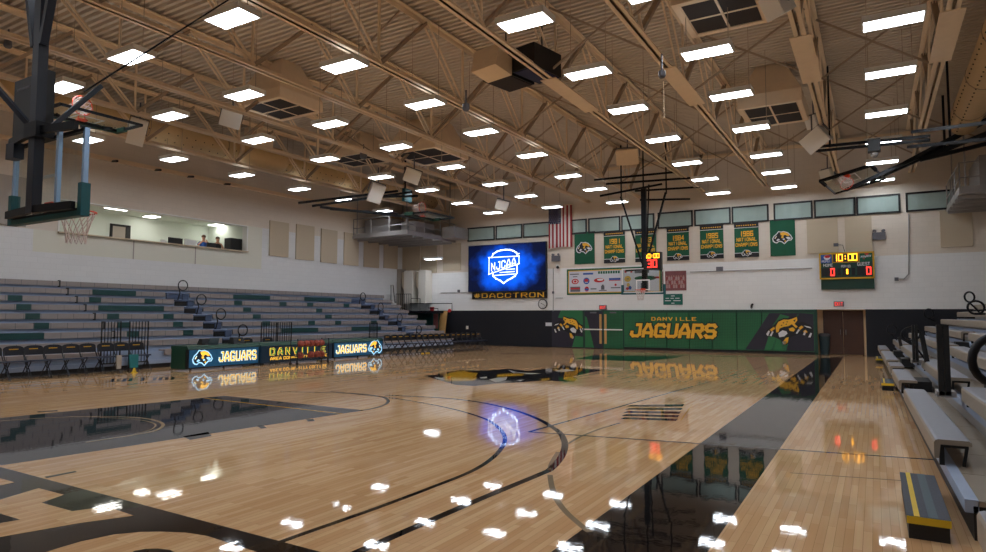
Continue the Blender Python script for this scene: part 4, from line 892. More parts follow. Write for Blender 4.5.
hang_speaker(829, 174.5, 26, R(-35), R(20), .5, .48, .45, 'white', 'small white speaker beside the raised glass backboard on bleacher side')
hang_speaker(628, 156, 25, R(10), R(25), .85, .6, .5, 'steel', 'tan speaker hanging between lights over the middle of the court')
# central cluster: tan horn cabinet and black subwoofers
p = atD(494, 62, 15.5); t = thing('speaker_cluster', 'tan horn cabinet with black subwoofer boxes hanging under the roof trusses', 'loudspeaker', p)
mt = frame(p, R(-12), R(-10))
part(t, 'horn_cabinet', xf(MB().hexa([(-.42, -.3, -.3), (.36, -.3, -.3), (.36, .3, -.3), (-.42, .3, -.3)], [(-.5, -.22, .3), (.30, -.22, .3), (.3, .3, .3), (-.5, .3, .3)]), mt), 'steel')
p2 = atD(521, 74, 15.9); mt2 = frame(p2, R(-12))
part(t, 'subwoofer', xf(MB().box((-.72, -.6, -.18), (.1, .4, .3)), mt2), 'black'); part(t, 'subwoofer', xf(MB().box((.14, -.5, -.14), (.82, .55, .42)), mt2), 'black')
part(t, 'subwoofer_grille', xf(MB().box((-.68, -.56, -.2), (.06, .36, -.18)), mt2), 'grille'); part(t, 'subwoofer_grille', xf(MB().box((.18, -.46, -.16), (.78, .5, -.14)), mt2), 'flagblue')
mb = MB()
for q in ((-.5, 0, .3), (.5, .2, .4)): a = mt2 @ Vector(q); mb.tube([a, (a.x, a.y, ZD-.1)], .02, 6)
part(t, 'hanger', mb, 'black')
# ------------------------------------------------------------------ air handling: boxes with grilles
def air_box(quad, zg, h, label, flare=.35):
    q = [onZ(x, y, zg) for x, y in quad]; xa = sum(sorted(p.x for p in q)[:2])/2; xb2 = sum(sorted(p.x for p in q)[2:])/2; ya = sum(sorted(p.y for p in q)[:2])/2; yb = sum(sorted(p.y for p in q)[2:])/2
    t = thing('air_vent_box', label, 'air vent', ((xa+xb2)/2, (ya+yb)/2, zg), group='square air vents under the roof'); e = .14
    part(t, 'plenum', MB().box((xa-e, ya-e, zg+.02), (xb2+e, yb+e, zg+.02+h*.4)).hexa([(xa-e, ya-e, zg+.02+h*.4), (xb2+e, ya-e, zg+.02+h*.4), (xb2+e, yb+e, zg+.02+h*.4), (xa-e, yb+e, zg+.02+h*.4)], [(xa+flare, ya+flare, ZD-.06), (xb2-flare, ya+flare, ZD-.06), (xb2-flare, yb-flare, ZD-.06), (xa+flare, yb-flare, ZD-.06)]), 'steel')
    xm, ym = (xa+xb2)/2, (ya+yb)/2
    for a, b, c, d in ((xa, ya, xm, ym), (xm, ya, xb2, ym), (xa, ym, xm, yb), (xm, ym, xb2, yb)): part(t, 'grille', MB().box((a+.03, b+.03, zg), (c-.03, d-.03, zg+.02)), 'grille')
    mb = MB(); mb.box((xa-e, ya-e, zg-.01), (xb2+e, ya, zg+.02)); mb.box((xa-e, yb, zg-.01), (xb2+e, yb+e, zg+.02)); mb.box((xa-e, ya, zg-.01), (xa, yb, zg+.02)); mb.box((xb2, ya, zg-.01), (xb2+e, yb, zg+.02)); mb.box((xm-.025, ya, zg-.01), (xm+.025, yb, zg+.02)); mb.box((xa, ym-.025, zg-.01), (xb2, ym+.025, zg+.02)); part(t, 'grille_frame', mb, 'steel')
    return t
air_box([(244.7, 108), (278.4, 98), (315.8, 111.4), (282, 119.6)], 7.9, .7, 'square tan roof vent box above the press box bleachers, between lights')
air_box([(398, 155.5), (432, 146.5), (461.5, 159), (424, 165.5)], 7.9, .7, 'square tan roof vent box over the court in front of the blue screen')
air_box([(679, 7), (740, -8), (775, 18), (697, 34)], 7.9, .5, 'square roof vent with dark grilles at the top edge of photo')
air_box([(743.6, 109), (797, 102.7), (803, 118), (754, 129)], 7.9, .9, 'square roof vent with dark grilles next to stacked white speakers')
air_box([(331, 160), (356, 153), (383, 160), (358, 168)], 8.2, .5, 'small tan roof vent box near the fabric duct and corner platform')
# fabric ducts
def duct(name, pts, r, label, holes):
    t = thing(name, label, 'air duct', (pts[0][0], pts[0][1], pts[0][2]), group='round ducts under the roof'); part(t, 'tube', MB().tube(pts, r, 20), 'duct', smooth=True)
    mb = MB()
    a = Vector(pts[0]); b = Vector(pts[-1]); L = (b-a).length; d = (b-a).normalized(); n = int(L/.35)
    for k in range(n):
        c = a+d*(k*.35+.2)
        for ang in holes: q = c+Vector((math.cos(ang), 0, math.sin(ang)))*(r+.003); mb.sphere(q, .022, 6, 4)
    part(t, 'air_holes', mb, 'grille')
    mb = MB(); k = 0
    while k*3.1 < L:
        c = a+d*(k*3.1+.4); mb.tube([c+Vector((0, 0, r)), (c.x, c.y, ZD-.08)], .012, 5); mb.tube([c+Vector((math.cos(x)*(r+.008), 0, math.sin(x)*(r+.008))) for x in [i*math.pi/10 for i in range(20)]], .012, 5, closed=True); k += 1
    part(t, 'hanger_straps', mb, 'steeldark')
    return t
duct('fabric_duct', [(-21.55, 3, 8.15), (-21.55, 16.4, 8.15)], .42, 'long round tan duct under the roof beside the raised hoop and press box', (R(-20), R(-60)))
duct('fabric_duct', [(-21.55, 18.6, 8.15), (-21.55, 29.6, 8.15)], .42, 'round tan duct running above the corner platform toward far wall', (R(-20), R(-60)))
t = thing('duct_branch', 'bulky tan duct junction joining the two round ducts under the roof', 'air duct', (-21.55, 17.5, 7.9)); part(t, 'body', MB().tube([(-21.55, 16.35, 8.15), (-21.55, 16.6, 8.15), (-21.55, 17.1, 8.1), (-21.55, 17.9, 8.1), (-21.55, 18.4, 8.15), (-21.55, 18.65, 8.15)], .52, 16), 'duct', smooth=True); part(t, 'riser', MB().box((-21.95, 17.1, 8.3), (-21.15, 17.9, ZD-.06)), 'steel'); 
part(t, 'collar', MB().tube([(-21.55, 16.3, 8.15), (-21.55, 16.42, 8.15)], .54, 16), 'steel')
mb_pts = [onZ(1000, 40, 8.1), onZ(984, 78, 8.1), onZ(972, 105, 8.1), onZ(962, 130, 8.1), onZ(955, 150, 8.1)]
X0 = 4.0
duct('fabric_duct', [(2.72, 5, 8.05), (2.72, 25.9, 8.05)], .44, 'round tan duct high above the bleachers beside the raised glass backboard', (R(200), R(240)))
# ------------------------------------------------------------------ corner platforms with air handlers
def platform(xa, xb2, ya, yb, z, label, near, units):
    t = thing('equipment_platform', label, 'platform', ((xa+xb2)/2, (ya+yb)/2, z), group='air handler platforms')
    part(t, 'deck_slab', MB().box((xa, ya, z), (xb2, yb, z+.12)), 'galv')
    def rail(x0, y0, x1, y1):
        mb = MB(); L = math.hypot(x1-x0, y1-y0); n = max(1, int(L/1.2))
        for zz in (.55, 1.05): mb.tube([(x0, y0, z+zz), (x1, y1, z+zz)], .022, 6)
        for k in range(n+1): mb.tube([(x0+(x1-x0)*k/n, y0+(y1-y0)*k/n, z+.1), (x0+(x1-x0)*k/n, y0+(y1-y0)*k/n, z+1.05)], .025, 6)
        mb.bar((x0, y0, z+.18), (x1, y1, z+.18), .02, .14)
        part(t, 'railing', mb, 'galv')
    if near == 'R': rail(xb2-.03, ya+.03, xb2-.03, yb-.05); rail(xa+.05, ya+.03, xb2-.03, ya+.03)
    else: rail(xa+.03, ya+.03, xa+.03, yb-.05); rail(xa+.03, ya+.03, xb2-.05, ya+.03)
    for x in (xa+.2, xb2-.2):
        for y in (ya+.15, yb-.3): part(t, 'hanger_rod', MB().tube([(x, y, z+.1), (x, y, ZT)], .03, 6), 'galv')
    for k in range(5): y = ya+(yb-ya)*(k+.5)/5; part(t, 'joist', MB().box((xa, y-.04, z-.12), (xb2, y+.04, z)), 'galv')
    for a, b in units: part(t, 'air_handler', MB().box(a, b), 'galv')
    return t
platform(XL+.05, -20.62, 26.2, YW-.05, 5.83, 'railed platform with grey air handlers hung in corner near press box wall', 'R', [((-24.2, 26.9, 5.95), (-22.4, 28.1, 6.9)), ((-22.2, 27.6, 5.95), (-21.2, 29.3, 6.75)), ((-22.8, 28.6, 5.95), (-22.35, 30.2, 6.8))])
platform(2.55, XR-.02, 26.2, YW-.05, 5.72, 'railed platform with grey air handler hung above the bleachers corner', 'L', [((3.2, 26.9, 5.84), (4.75, 29.6, 7.1))])
solo('duct_transition', MB().box((-20.6, 29.2, 5.95), (-19.75, YW-.08, 6.55)), 'galv', 'grey metal duct box at the far wall beside the corner platform', 'air duct')
# corner columns and duct drops below the platform
solo('square_duct', MB().box((-24.48, 30.1, 1.6), (-24.2, YW-.02, 4.4)), 'panelgrey', 'grey square duct riser in the corner beyond the press box bleachers', 'air duct')
for a, b, lab in ((407, 415.5, 'pale square duct drop in the far corner, the one nearer the press box wall'), (421.5, 428.5, 'pale square duct drop in the far corner, the one nearer the blue screen')):
    xa, xb2 = onY(a, 290, 30.3).x, onY(b, 290, 30.3).x; t = thing('duct_drop', lab, 'air duct', ((xa+xb2)/2, 30.2, 2.4), group='duct drops in the far corner'); zt2 = 4.28
    part(t, 'riser', MB().box((xa, 30.0, 2.35), (xb2, YW-.02, zt2)), 'offwhite'); part(t, 'elbow', MB().hexa([(xa-.2, 30.05, 3.35), (xa, 30.05, 3.1), (xa, YW-.04, 3.1), (xa-.2, YW-.04, 3.35)], [(xa-.2, 30.05, 4.2), (xa, 30.05, 4.2), (xa, YW-.04, 4.2), (xa-.2, YW-.04, 4.2)]), 'panel')
# ------------------------------------------------------------------ basketball hoops
def hoop_parts(t, fr, fm='blacksteel', sm='edgelit', pm='tealpad'):
    """board local frame: x across, y toward the court, z up; origin = middle of board bottom"""
    bw, bh = 1.83, 1.07
    P = lambda mb: xf(mb, fr)
    part(t, 'glass_board', P(MB().box((-bw/2+.03, -.012, .03), (bw/2-.03, .012, bh-.03))), 'glass')
    mb = MB(); mb.box((-bw/2, -.03, bh-.04), (bw/2, .03, bh)); mb.box((-bw/2, -.03, 0), (bw/2, .03, .05)); part(t, 'board_frame', P(mb), fm)
    for s in (-1, 1): part(t, 'frame_side', P(MB().box((s*bw/2-.025, -.03, .04), (s*bw/2+.025, .03, bh))), sm)
    mb = MB()
    for a, b in (((-.3, .013, .12), (.3, .016, .165)), ((-.3, .013, .53), (.3, .016, .575)), ((-.3, .013, .165), (-.255, .016, .53)), ((.255, .013, .165), (.3, .016, .53))): mb.box(a, b)
    part(t, 'target_square', P(mb), 'white')
    mb = MB(); mb.box((-bw/2-.03, -.05, -.06), (bw/2+.03, .05, .01))
    part(t, 'bottom_pad', P(mb), pm)
    for s in (-1, 1): part(t, 'corner_pad', P(MB().box((s*bw/2-.045, -.055, -.06), (s*bw/2+.045, .055, .36))), pm)
    rim = [(.23*math.cos(2*math.pi*k/24), .15+.23+.23*math.sin(2*math.pi*k/24), .12) for k in range(24)]
    mb = MB().tube(rim, .012, 6, closed=True); mb.box((-.1, .01, .02), (.1, .05, .2)); mb.bar((-.08, .03, .1), (-.06, .2, .115), .02, .02); mb.bar((.08, .03, .1), (.06, .2, .115), .02, .02); rm = part(t, 'rim', P(mb), 'orange')
    mb = MB(); n = 12; c0 = Vector((0, .38, .12)); rr = [.225, .185, .15, .125, .12]
    def np_(l, k): return c0+Vector((rr[l]*math.cos(2*math.pi*k/n), rr[l]*math.sin(2*math.pi*k/n), -.11*l))
    for l in range(4):
        for k in range(n):
            o = .5*(l % 2)
            mb.tube([np_(l, k+o), np_(l+1, k+.5+o)], .006, 4, cap=False); mb.tube([np_(l, k+o), np_(l+1, k-.5+o)], .006, 4, cap=False)
    part(t, 'net', P(mb), 'net')
bd = lambda p, yaw, pitch=0, roll=0: frame(p, yaw, pitch, roll)
# near hoop (seen from behind)
p = Vector((-9.47, 4.3, 2.93)); t = thing('basketball_hoop', 'near glass basketball hoop hung from the roof on a navy steel mast', 'basketball hoop', p)
hoop_parts(t, bd(p, 0))
mb = MB(); mb.box((-9.55, 4.08, 2.95), (-9.39, 4.2, 9.2)); part(t, 'mast', mb, 'navysteel')
for s in (-1, 1):
    part(t, 'mast_brace', MB().bar((-9.47+s*.1, 4.12, 5.2), (-9.47+s*1.25, 4.12, 9.2), .1, .07), 'navysteel')
    part(t, 'board_arm', MB().bar((-9.47+s*.86, 4.2, 4.02), (-9.47+s*.05, 4.12, 4.05), .06, .1), 'blacksteel')
    part(t, 'board_arm', MB().bar((-9.47+s*.86, 4.2, 3.0), (-9.47+s*.05, 4.12, 3.0), .06, .1), 'blacksteel')
part(t, 'board_back_post', MB().bar((-9.0, 4.2, 3.0), (-9.0, 4.2, 4.0), .05, .06), 'edgelit')
a = onX(101, 86, -9.3); part(t, 'fold_strut', MB().bar((-9.35, 4.2, 4.05), tuple(a), .07, .06), 'navysteel')
a = onX(-8, 82, -10.2); part(t, 'fold_strut', MB().bar((-9.6, 4.15, 4.1), tuple(a), .07, .06), 'navysteel')
mb = MB(); pts = [onX(112, 74, -9.2), onX(228, 0, -9.0)]; d = pts[1]-pts[0]; mb.tube([pts[0]-d*.2, pts[0], pts[1], pts[1]+d*.55], .014, 6); part(t, 'lift_cable', mb, 'blacksteel')
part(t, 'hinge_block', MB().box((-9.62, 4.05, 3.95), (-9.3, 4.28, 4.15)), 'blacksteel')
part(t, 'fold_lock_box', MB().box((-10.35, 4.15, 3.78), (-10.12, 4.28, 4.0)), 'navysteel')
c0 = onY(15, 82, 4.32); c1 = onY(45, 131, 4.32)
t = thing('shot_clock', 'black shot clock box seen from behind on the near hoop mast', 'shot clock', ((c0.x+c1.x)/2, 4.4, c1.z)); part(t, 'case', MB().box((c0.x, 4.32, c1.z), (c1.x, 4.42, c0.z)), 'black')
mb = MB(); 
for k in range(9): mb.box((c0.x+.1+k*.04, 4.316, c0.z-.16), (c0.x+.125+k*.04, 4.32, c0.z-.13))
part(t, 'maker_mark', mb, 'device')
# far hoop
pf = (onY(624, 293, 27.0)+onY(663, 293, 27.0))/2; p = Vector((pf.x, 27.0, pf.z))
t = thing('basketball_hoop', 'far glass basketball hoop hanging before the sponsor banner', 'basketball hoop', p)
hoop_parts(t, bd(p, math.pi), 'white', 'white')
xm = p.x; mb = MB(); mb.box((xm-.1, 27.15, p.z), (xm+.1, 27.35, 7.2)); part(t, 'mast', mb, 'blacksteel')
for s in (-1, 1):
    part(t, 'mast_brace', MB().bar((xm+s*.1, 27.2, p.z+1.3), (xm+s*1.0, 27.1, 6.9), .07, .07), 'blacksteel')
    part(t, 'board_arm', MB().bar((xm+s*.8, 27.08, p.z+.98), (xm, 27.2, p.z+1.05), .06, .08), 'blacksteel')
part(t, 'mast_brace', MB().bar((xm+.3, 26.6, p.z+1.6), (xm+.85, 25.2, 6.9), .06, .06), 'blacksteel')
mb = MB()
for (x0, y0, x1, y1, D) in ((594, 180, 676, 172, 27), (606, 184, 690, 178, 27), (635, 191, 700, 187, 29), (600, 196, 662, 184, 26.5), (640, 200, 690, 199, 29)): mb.bar(atD(x0, y0, D), atD(x1, y1, D), .06, .08)
for x in (-1.0, 0, 1.0): mb.bar((xm+x, 27.2, 6.85), (xm+x, 27.2, ZT), .05, .05)
part(t, 'ceiling_frame', mb, 'blacksteel')
c0 = onY(643.3, 252.5, 26.7); c1 = onY(661, 269, 26.7)
t = thing('shot_clock', 'lit shot clock reading 10:00 and 30 above far hoop', 'shot clock', ((c0.x+c1.x)/2, 26.8, c1.z)); part(t, 'case', MB().box((c0.x, 26.7, c1.z), (c1.x, 26.95, c0.z)), 'ledoff'); sf = Surf((c0.x, 26.7, c1.z), (1, 0, 0), (0, 0, 1), (0, -1, 0)); w = c1.x-c0.x; h = c0.z-c1.z
part(t, 'clock_digits', letters(MB(), sf, '10:00', w*.08, h*.64, w*.84, h*.27, 1.1, .006, gap=1.3), 'amber'); part(t, 'shot_digits', letters(MB(), sf, '30', w*.22, h*.1, w*.56, h*.46, .95, .006), 'red')
part(t, 'bracket', MB().bar(((c0.x+c1.x)/2-.2, 26.85, c1.z+.1), (xm, 27.2, c1.z+.1), .06, .06), 'blacksteel')
# side court hoops folded up under the roof
p = atD(79, 122, 15.5); t = thing('folded_hoop', 'folded side hoop under the roof, its orange rim visible beside near mast', 'basketball hoop', p); hoop_parts(t, Matrix(((0, 0, 1, p.x), (1, 0, 0, p.y), (0, 1, 0, p.z), (0, 0, 0, 1))), sm='blacksteel', pm='padgreen')
mb = MB()
for s in (-.6, .6): a = p+Vector((.3, s, -.05)); mb.bar(a, (a.x-1.2, a.y-.1, p.z+.15), .07, .07)
part(t, 'fold_arm', mb, 'blacksteel')
p = atD(420, 217, 26.3); t = thing('folded_hoop', 'folded side hoop with orange rim above the corner platform', 'basketball hoop', p); hoop_parts(t, Matrix(((0, 0, 1, p.x), (1, 0, 0, p.y), (0, 1, 0, p.z), (0, 0, 0, 1))), sm='blacksteel', pm='padgreen')
for (x0, y0, x1, y1, D0, D1) in ((298, 203, 398, 191, 26, 27.5), (312, 206, 412, 192, 26, 27.5), (320, 207, 425, 219, 26, 27.4), (372, 197, 418, 196, 27, 27.4), (330, 209, 398, 214, 26.5, 27.3)): part(t, 'fold_arm', MB().bar(atD(x0, y0, D0), atD(x1, y1, D1), .07, .09), 'blacksteel')
part(t, 'winch', MB().box(tuple(atD(402, 201, 27.4)), tuple(atD(412, 190, 27.8))), 'tealpad')
part(t, 'hanger', MB().bar(atD(405, 195, 27.5), Vector((atD(405, 195, 27.5).x, atD(405, 195, 27.5).y, ZT)), .06, .06), 'blacksteel')
p = atD(850, 178, 24.0); t = thing('folded_hoop', 'folded side hoop with glass board on long black arms above bleachers', 'basketball hoop', p)
e1 = cr*.95+cu*.31; e2 = cr*.31-cu*.95; ax_ = (e1*.62-cf*.78).normalized(); az_ = (e2*.42+(e1*.78+cf*.62)*.55).normalized(); az_ = (az_-ax_*az_.dot(ax_)).normalized(); ay_ = az_.cross(ax_)
p = p-az_*.35
fr = Matrix(((ax_.x, ay_.x, az_.x, p.x), (ax_.y, ay_.y, az_.y, p.y), (ax_.z, ay_.z, az_.z, p.z), (0, 0, 0, 1))); hoop_parts(t, fr, sm='device', pm='blacksteel')
for (x0, y0, x1, y1, D0, D1) in ((846, 190, 925, 154, 24, 22.5), (870, 181, 940, 150, 24, 22.2), (925, 158, 1010, 124, 22.5, 20), (930, 151, 1010, 108, 22.5, 20), (920, 160, 1010, 138, 22.5, 20.5), (940, 150, 1000, 130, 22.2, 20.5), (905, 163, 990, 118, 23, 20.5)): part(t, 'fold_arm', MB().bar(atD(x0, y0, D0), atD(x1, y1, D1), .11, .12), 'blacksteel')
q = atD(945, 152, 22); part(t, 'hanger', MB().bar(q, (q.x, q.y, ZT), .07, .07), 'blacksteel')
t = thing('ceiling_rail', 'pair of black roof rails crossing below the lights near stacked speakers', 'rail', atD(820, 148, 20))
for a, b in (((815, 147, 19.8), (930, 136, 17.5)), ((816, 151, 19.8), (930, 140, 17.5)), ((912, 132, 17.5), (1000, 121, 14)), ((908, 147, 17.5), (1000, 138, 14.5))): part(t, 'rail', MB().bar(atD(*a), atD(*b), .06, .08), 'blacksteel')
c = atD(874, 145, 18.6); part(t, 'winch', MB().box((c.x-.16, c.y-.16, c.z-.2), (c.x+.16, c.y+.16, c.z+.15)), 'black'); part(t, 'winch_drum', MB().sphere((c.x, c.y, c.z-.28), .1), 'galv')
mb = MB()
for px, py, D in ((830, 147, 19.4), (950, 137, 16.5)): a = atD(px, py, D); mb.bar(a, (a.x, a.y, ZT), .05, .05)
part(t, 'hanger', mb, 'blacksteel')
# small hanging round fixtures on trusses
for px, py, D, lab in ((466, 107, 15, 'grey round loudspeaker horn clamped under a truss beside a ceiling light'), (363.5, 155, 24, 'small grey round fixture under the roof beside the corner vent'), (662, 74, 12.6, 'small grey motor box with pull chain hanging from a truss'), (8, 44, 17, 'dark round roof fan behind the near hoop mast')):
    q = min(1, D/26); p = atD(px, py, D); t = thing('roof_fixture', lab, 'roof fixture', p); part(t, 'drum', MB().lathe(p, [(.05*q, .16*q), (.14*q, .12*q), (.15*q, -.08*q), (.1*q, -.16*q)], 14), 'device', smooth=False); part(t, 'clamp', MB().bar(p+Vector((0, 0, .1*q)), p+Vector((0, 0, .4)), .03, .03), 'device')
    if 'chain' in lab: part(t, 'pull_chain', MB().tube([p+Vector((.03, 0, -.15)), p+Vector((.03, 0, -.85))], .008, 5).sphere(p+Vector((.03, 0, -.87)), .025), 'steel')
# ------------------------------------------------------------------ press box bleachers
NB, BX, RUN, RISE, BT = 9, -19.25, .6, .28, .55
BY0, BY1 = 5.2, 28.45
t = thing('bleacher_bank', 'long grey bleachers with dark green seat blocks below the press box', 'bleachers', ((BX+XL)/2, (BY0+BY1)/2, 0))
def fx(j): return BX-RUN*j
def ft(j): return BT+RISE*j
def yat(px, py, j): return onX(px, py, fx(j)).y
GREEN = {7: [(92.4, 136, 292), (233, 270, 300), (304.3, 334.8, 305)], 6: [(7.6, 22, 299), (89, 101, 302), (144.5, 155, 304), (234, 242, 307), (279.3, 286.2, 310), (307, 313, 311), (343.7, 349, 312)],
 5: [(16, 31, 308), (98, 163.8, 311), (243, 251, 314), (316, 322, 317)], 4: [(25, 40, 317), (107, 119, 318), (163.2, 173.4, 320), (252.7, 260.5, 322), (325, 331.5, 323)],
 3: [(34, 49, 327), (117, 129, 327), (173, 182.7, 328), (262.3, 270, 328), (308, 314.7, 329), (335, 341, 329), (370.8, 376.5, 329)], 2: [(-15, 44, 337), (126.7, 138.5, 336), (183, 193, 336), (281, 318, 335), (351.4, 380.8, 334)], 8: [], 1: [], 0: []}
AISLE = {7: [(165.4, 189.7, 297), (351.4, 365.4, 305)], 6: [(174, 194.5, 304), (361, 375, 311)], 5: [(183.7, 203, 313), (369.6, 383.5, 316)], 4: [(193, 212.6, 320), (379, 389, 321)], 3: [(202.7, 222, 328), (388, 401.5, 328)], 2: [(213, 232.5, 335), (398, 406, 333)], 1: [(222, 242, 342), (406, 414, 339)], 8: [], 0: []}
JOINT = {8: [58.7], 7: [67], 6: [76], 5: [84.8], 4: [94], 3: [103], 2: [113.5]}
for j in range(NB):
    x, zt2 = fx(j), ft(j); fh = .17
    gaps = sorted((yat(a, c, j), yat(b, c, j)) for a, b, c in AISLE[j]); segs = []; y = BY0
    if j == 0:
        g0 = onX(157, 352, x).y; g1 = onX(250, 350, x).y; gaps = [(onX(101, 356, x).y, g0+.25), (onX(262, 340, x).y, onX(292, 340, x).y)]
    for a, b in gaps: segs.append((y, a)); y = b
    segs.append((y, BY1))
    mb = MB()
    for a, b in segs:
        mb.box((x-.32, a, zt2-.05), (x, b, zt2)); mb.box((x-.035, a, zt2-fh), (x, b, zt2-.05))
        k = a
        while k < b-.1:  # module joints
            mb.box((x-.004, k, zt2-fh), (x+.004, min(k+.012, b), zt2), 1); k += .46
    br = part(t, 'bench_row', mb, ['seatgrey', 'device'])
    for a, b, c in GREEN[j]:
        a, b = yat(a, c, j), yat(b, c, j); o = part(t, 'seat_section', MB().box((x-.33, a, zt2-fh-.003), (x+.009, b, zt2+.006)), 'seatgreen', grand=br); o['label'] = 'dark green seat section'
    # foot deck behind/below and recessed riser
    zd = zt2-.30 if j else .22
    part(t, 'foot_deck', MB().box((x-RUN-.02, BY0, zd), (x+.0, BY1, zd+.03)).box((x-.05, BY0, zd-.09), (x-.0, BY1, zd)), 'riserblue')
    part(t, 'riser', MB().box((x-.12, BY0, zd), (x-.08, BY1, zt2-.06)), 'riserblue'); part(t, 'riser', MB().box((x-.05, BY0, max(0, zd-.3)), (x-.02, BY1, zd)), 'riserblue' if j else 'black')
    for n_, (a, b, c) in enumerate(AISLE[j]):
        a, b = yat(a, c, j), yat(b, c, j)
        st = part(t, 'aisle_step', MB().box((x-.3, a+.03, zt2-.06), (x+.02, b-.03, zt2-.02)).box((x-.06, b-.3, zt2-.28), (x+.0, b-.05, zt2-.06)), 'stepblue')
        part(t, 'step_opening_plate', MB().box((x-.05, a+.05, zt2-.24), (x-.01, b-.32, zt2-.075)), 'stepblue' if j == 7 else 'black', grand=st)  # black plate puts the opening's shade into colour; plain blue in one row
    for px in JOINT.get(j, []): y = onX(px, 290+8*(8-j), x).y; part(t, 'end_joint', MB().box((x-.1, y, zt2-.2), (x+.012, y+.045, zt2+.03)), 'black')
mb = MB(); mb.box((XL+.02, BY0, 0), (XL+.1, BY1, ft(8)-.2)); part(t, 'back_board', mb, 'seatgrey')
# stepped end panel
mb = MB()
for j in range(NB): mb.box((fx(j)-RUN, BY1-.04, 0), (fx(j)-.02, BY1, ft(j)-.3))
part(t, 'end_panel', mb, 'seatgreen')
# P shaped handrails in the aisles
def prail(bp, lp, j):
    x = fx(j)+.02; b = onX(*bp, x); l = onX(*lp, x); r = .2
    pts = [(x, b.y, b.z), (x, b.y+.08, b.z+.5*(l.z-b.z))]
    for k in range(15):
        a = R(190-k*24); pts.append((x, l.y+r*math.cos(a), l.z+r*math.sin(a)))
    part(t, 'handrail', MB().tube(pts, .022, 8), 'black', smooth=True)
for bp, lp, j in (((177.8, 300), (183, 285.5), 7), ((196.7, 314), (201.5, 299.5), 5), ((215.6, 329), (221, 314), 3), ((237.5, 341), (242.8, 330.2), 1), ((358.7, 307), (363, 296.5), 7), ((376.8, 318), (380.8, 306.8), 5), ((396, 324), (399.8, 317.6), 3), ((415.5, 336), (419, 329.5), 1)): prail(bp, lp, j)
# guard rails along the wheelchair bays
def guard(xa, xb_, yb_, h, lab_x):
    a = onX(xa, yb_, BX+.06); b = onX(xb_, yb_, BX+.06); mb = MB(); z0 = .12
    mb.tube([(BX+.06, a.y, z0), (BX+.06, a.y, z0+h), (BX+.06, b.y, z0+h), (BX+.06, b.y, z0)], .024, 6); mb.tube([(BX+.06, a.y, z0+.1), (BX+.06, b.y, z0+.1)], .02, 6)
    n = 6
    for k in range(1, n): y = a.y+(b.y-a.y)*k/n; mb.tube([(BX+.06, y, z0+.1), (BX+.06, y, z0+h)], .014, 6)
    part(t, 'guard_rail', mb, 'black')
guard(101, 120, 350, 1.32, 0); guard(129, 147.5, 350, 1.32, 0); guard(261, 276, 345, 1.25, 0); guard(277.5, 291, 345, 1.25, 0); guard(369.5, 377, 340, 1.2, 0)
# railings at the top end of the bleachers
mb = MB()
def railpoly(mb, pts, y, r=.022): mb.tube([(onY(px, py, y).x, y, onY(px, py, y).z) for px, py in pts], r, 6)
t2 = thing('stair_railing', 'dark steel stair railing at the far end of press box bleachers', 'railing', (-22.9, 29.4, 1.9))
for y, pts, fill in ((29.3, [(391, 302), (391, 285), (393, 285), (395, 303)], 0), (29.6, [(396, 303), (396, 294), (411, 294), (411, 311), (396, 306)], 7), (29.2, [(411, 304), (411, 298.5), (420, 298.5), (420, 312)], 0), (29.2, [(410, 312), (410, 303.5), (428, 303.5), (428, 313), (410, 313)], 9), (29.2, [(428, 308), (438, 308.5), (438, 313)], 0), (29.0, [(428, 303.5), (452, 303.5), (452, 313)], 0)):
    mb = MB(); railpoly(mb, pts, y)
    if fill:
        xs = [p[0] for p in pts]; ys = [p[1] for p in pts]
        for k in range(1, fill): x = min(xs)+(max(xs)-min(xs))*k/fill; railpoly(mb, [(x, min(ys)), (x, max(ys)-1)], y, .014)
    part(t2, 'rail_panel', mb, 'blacksteel')
part(t2, 'landing', MB().box((-23.7, 28.6, 1.78), (-21.2, YW-.1, 1.9)), 'blacksteel'); part(t2, 'landing_wall', MB().box((-23.7, 29.9, 0), (-21.7, YW-.1, 1.78)), 'seatgreen')
xa, xb2 = onY(437.5, 320, 30.0).x, onY(444, 320, 30.0).x; solo('plywood_sheet', MB().hexa([(xa-.02, 29.95, 0), (xb2, 29.95, 0), (xb2, 30.0, 0), (xa-.02, 30.0, 0)], [(xa, 30.3, 1.9), (xb2, 30.3, 1.9), (xb2, 30.36, 1.9), (xa, 30.36, 1.9)]), 'plywood', 'sheet of light plywood leaning upright at the end of press box bleachers', 'plywood sheet')
xa, xb2 = onY(430.5, 320, 29.8).x, onY(436.5, 320, 29.8).x; t2 = thing('notice_board', 'small pale poster standing beside the plywood sheet behind bleachers', 'poster', ((xa+xb2)/2, 30, 0)); part(t2, 'board', MB().box((xa, 30.0, 0), (xb2, 30.06, 1.85)), 'padgreen'); part(t2, 'print', MB().box((xa+.03, 29.995, .9), (xb2-.03, 30.0, 1.75)), 'photo')
c = onY(431, 309.5, 29.4); solo('red_cup', MB().lathe((c.x, 29.5, 1.9), [(.1, 0), (.13, .22)], 12), 'logored', 'small red bucket on the railing landing beyond press box bleachers', 'bucket')
c = W(450, 311); solo('alarm_bell', disc(MB(), c+Vector((0, 0, .02)), .1, YW-.08, YW, 16), 'logored', 'small red alarm bell on the far wall above black paint', 'alarm')
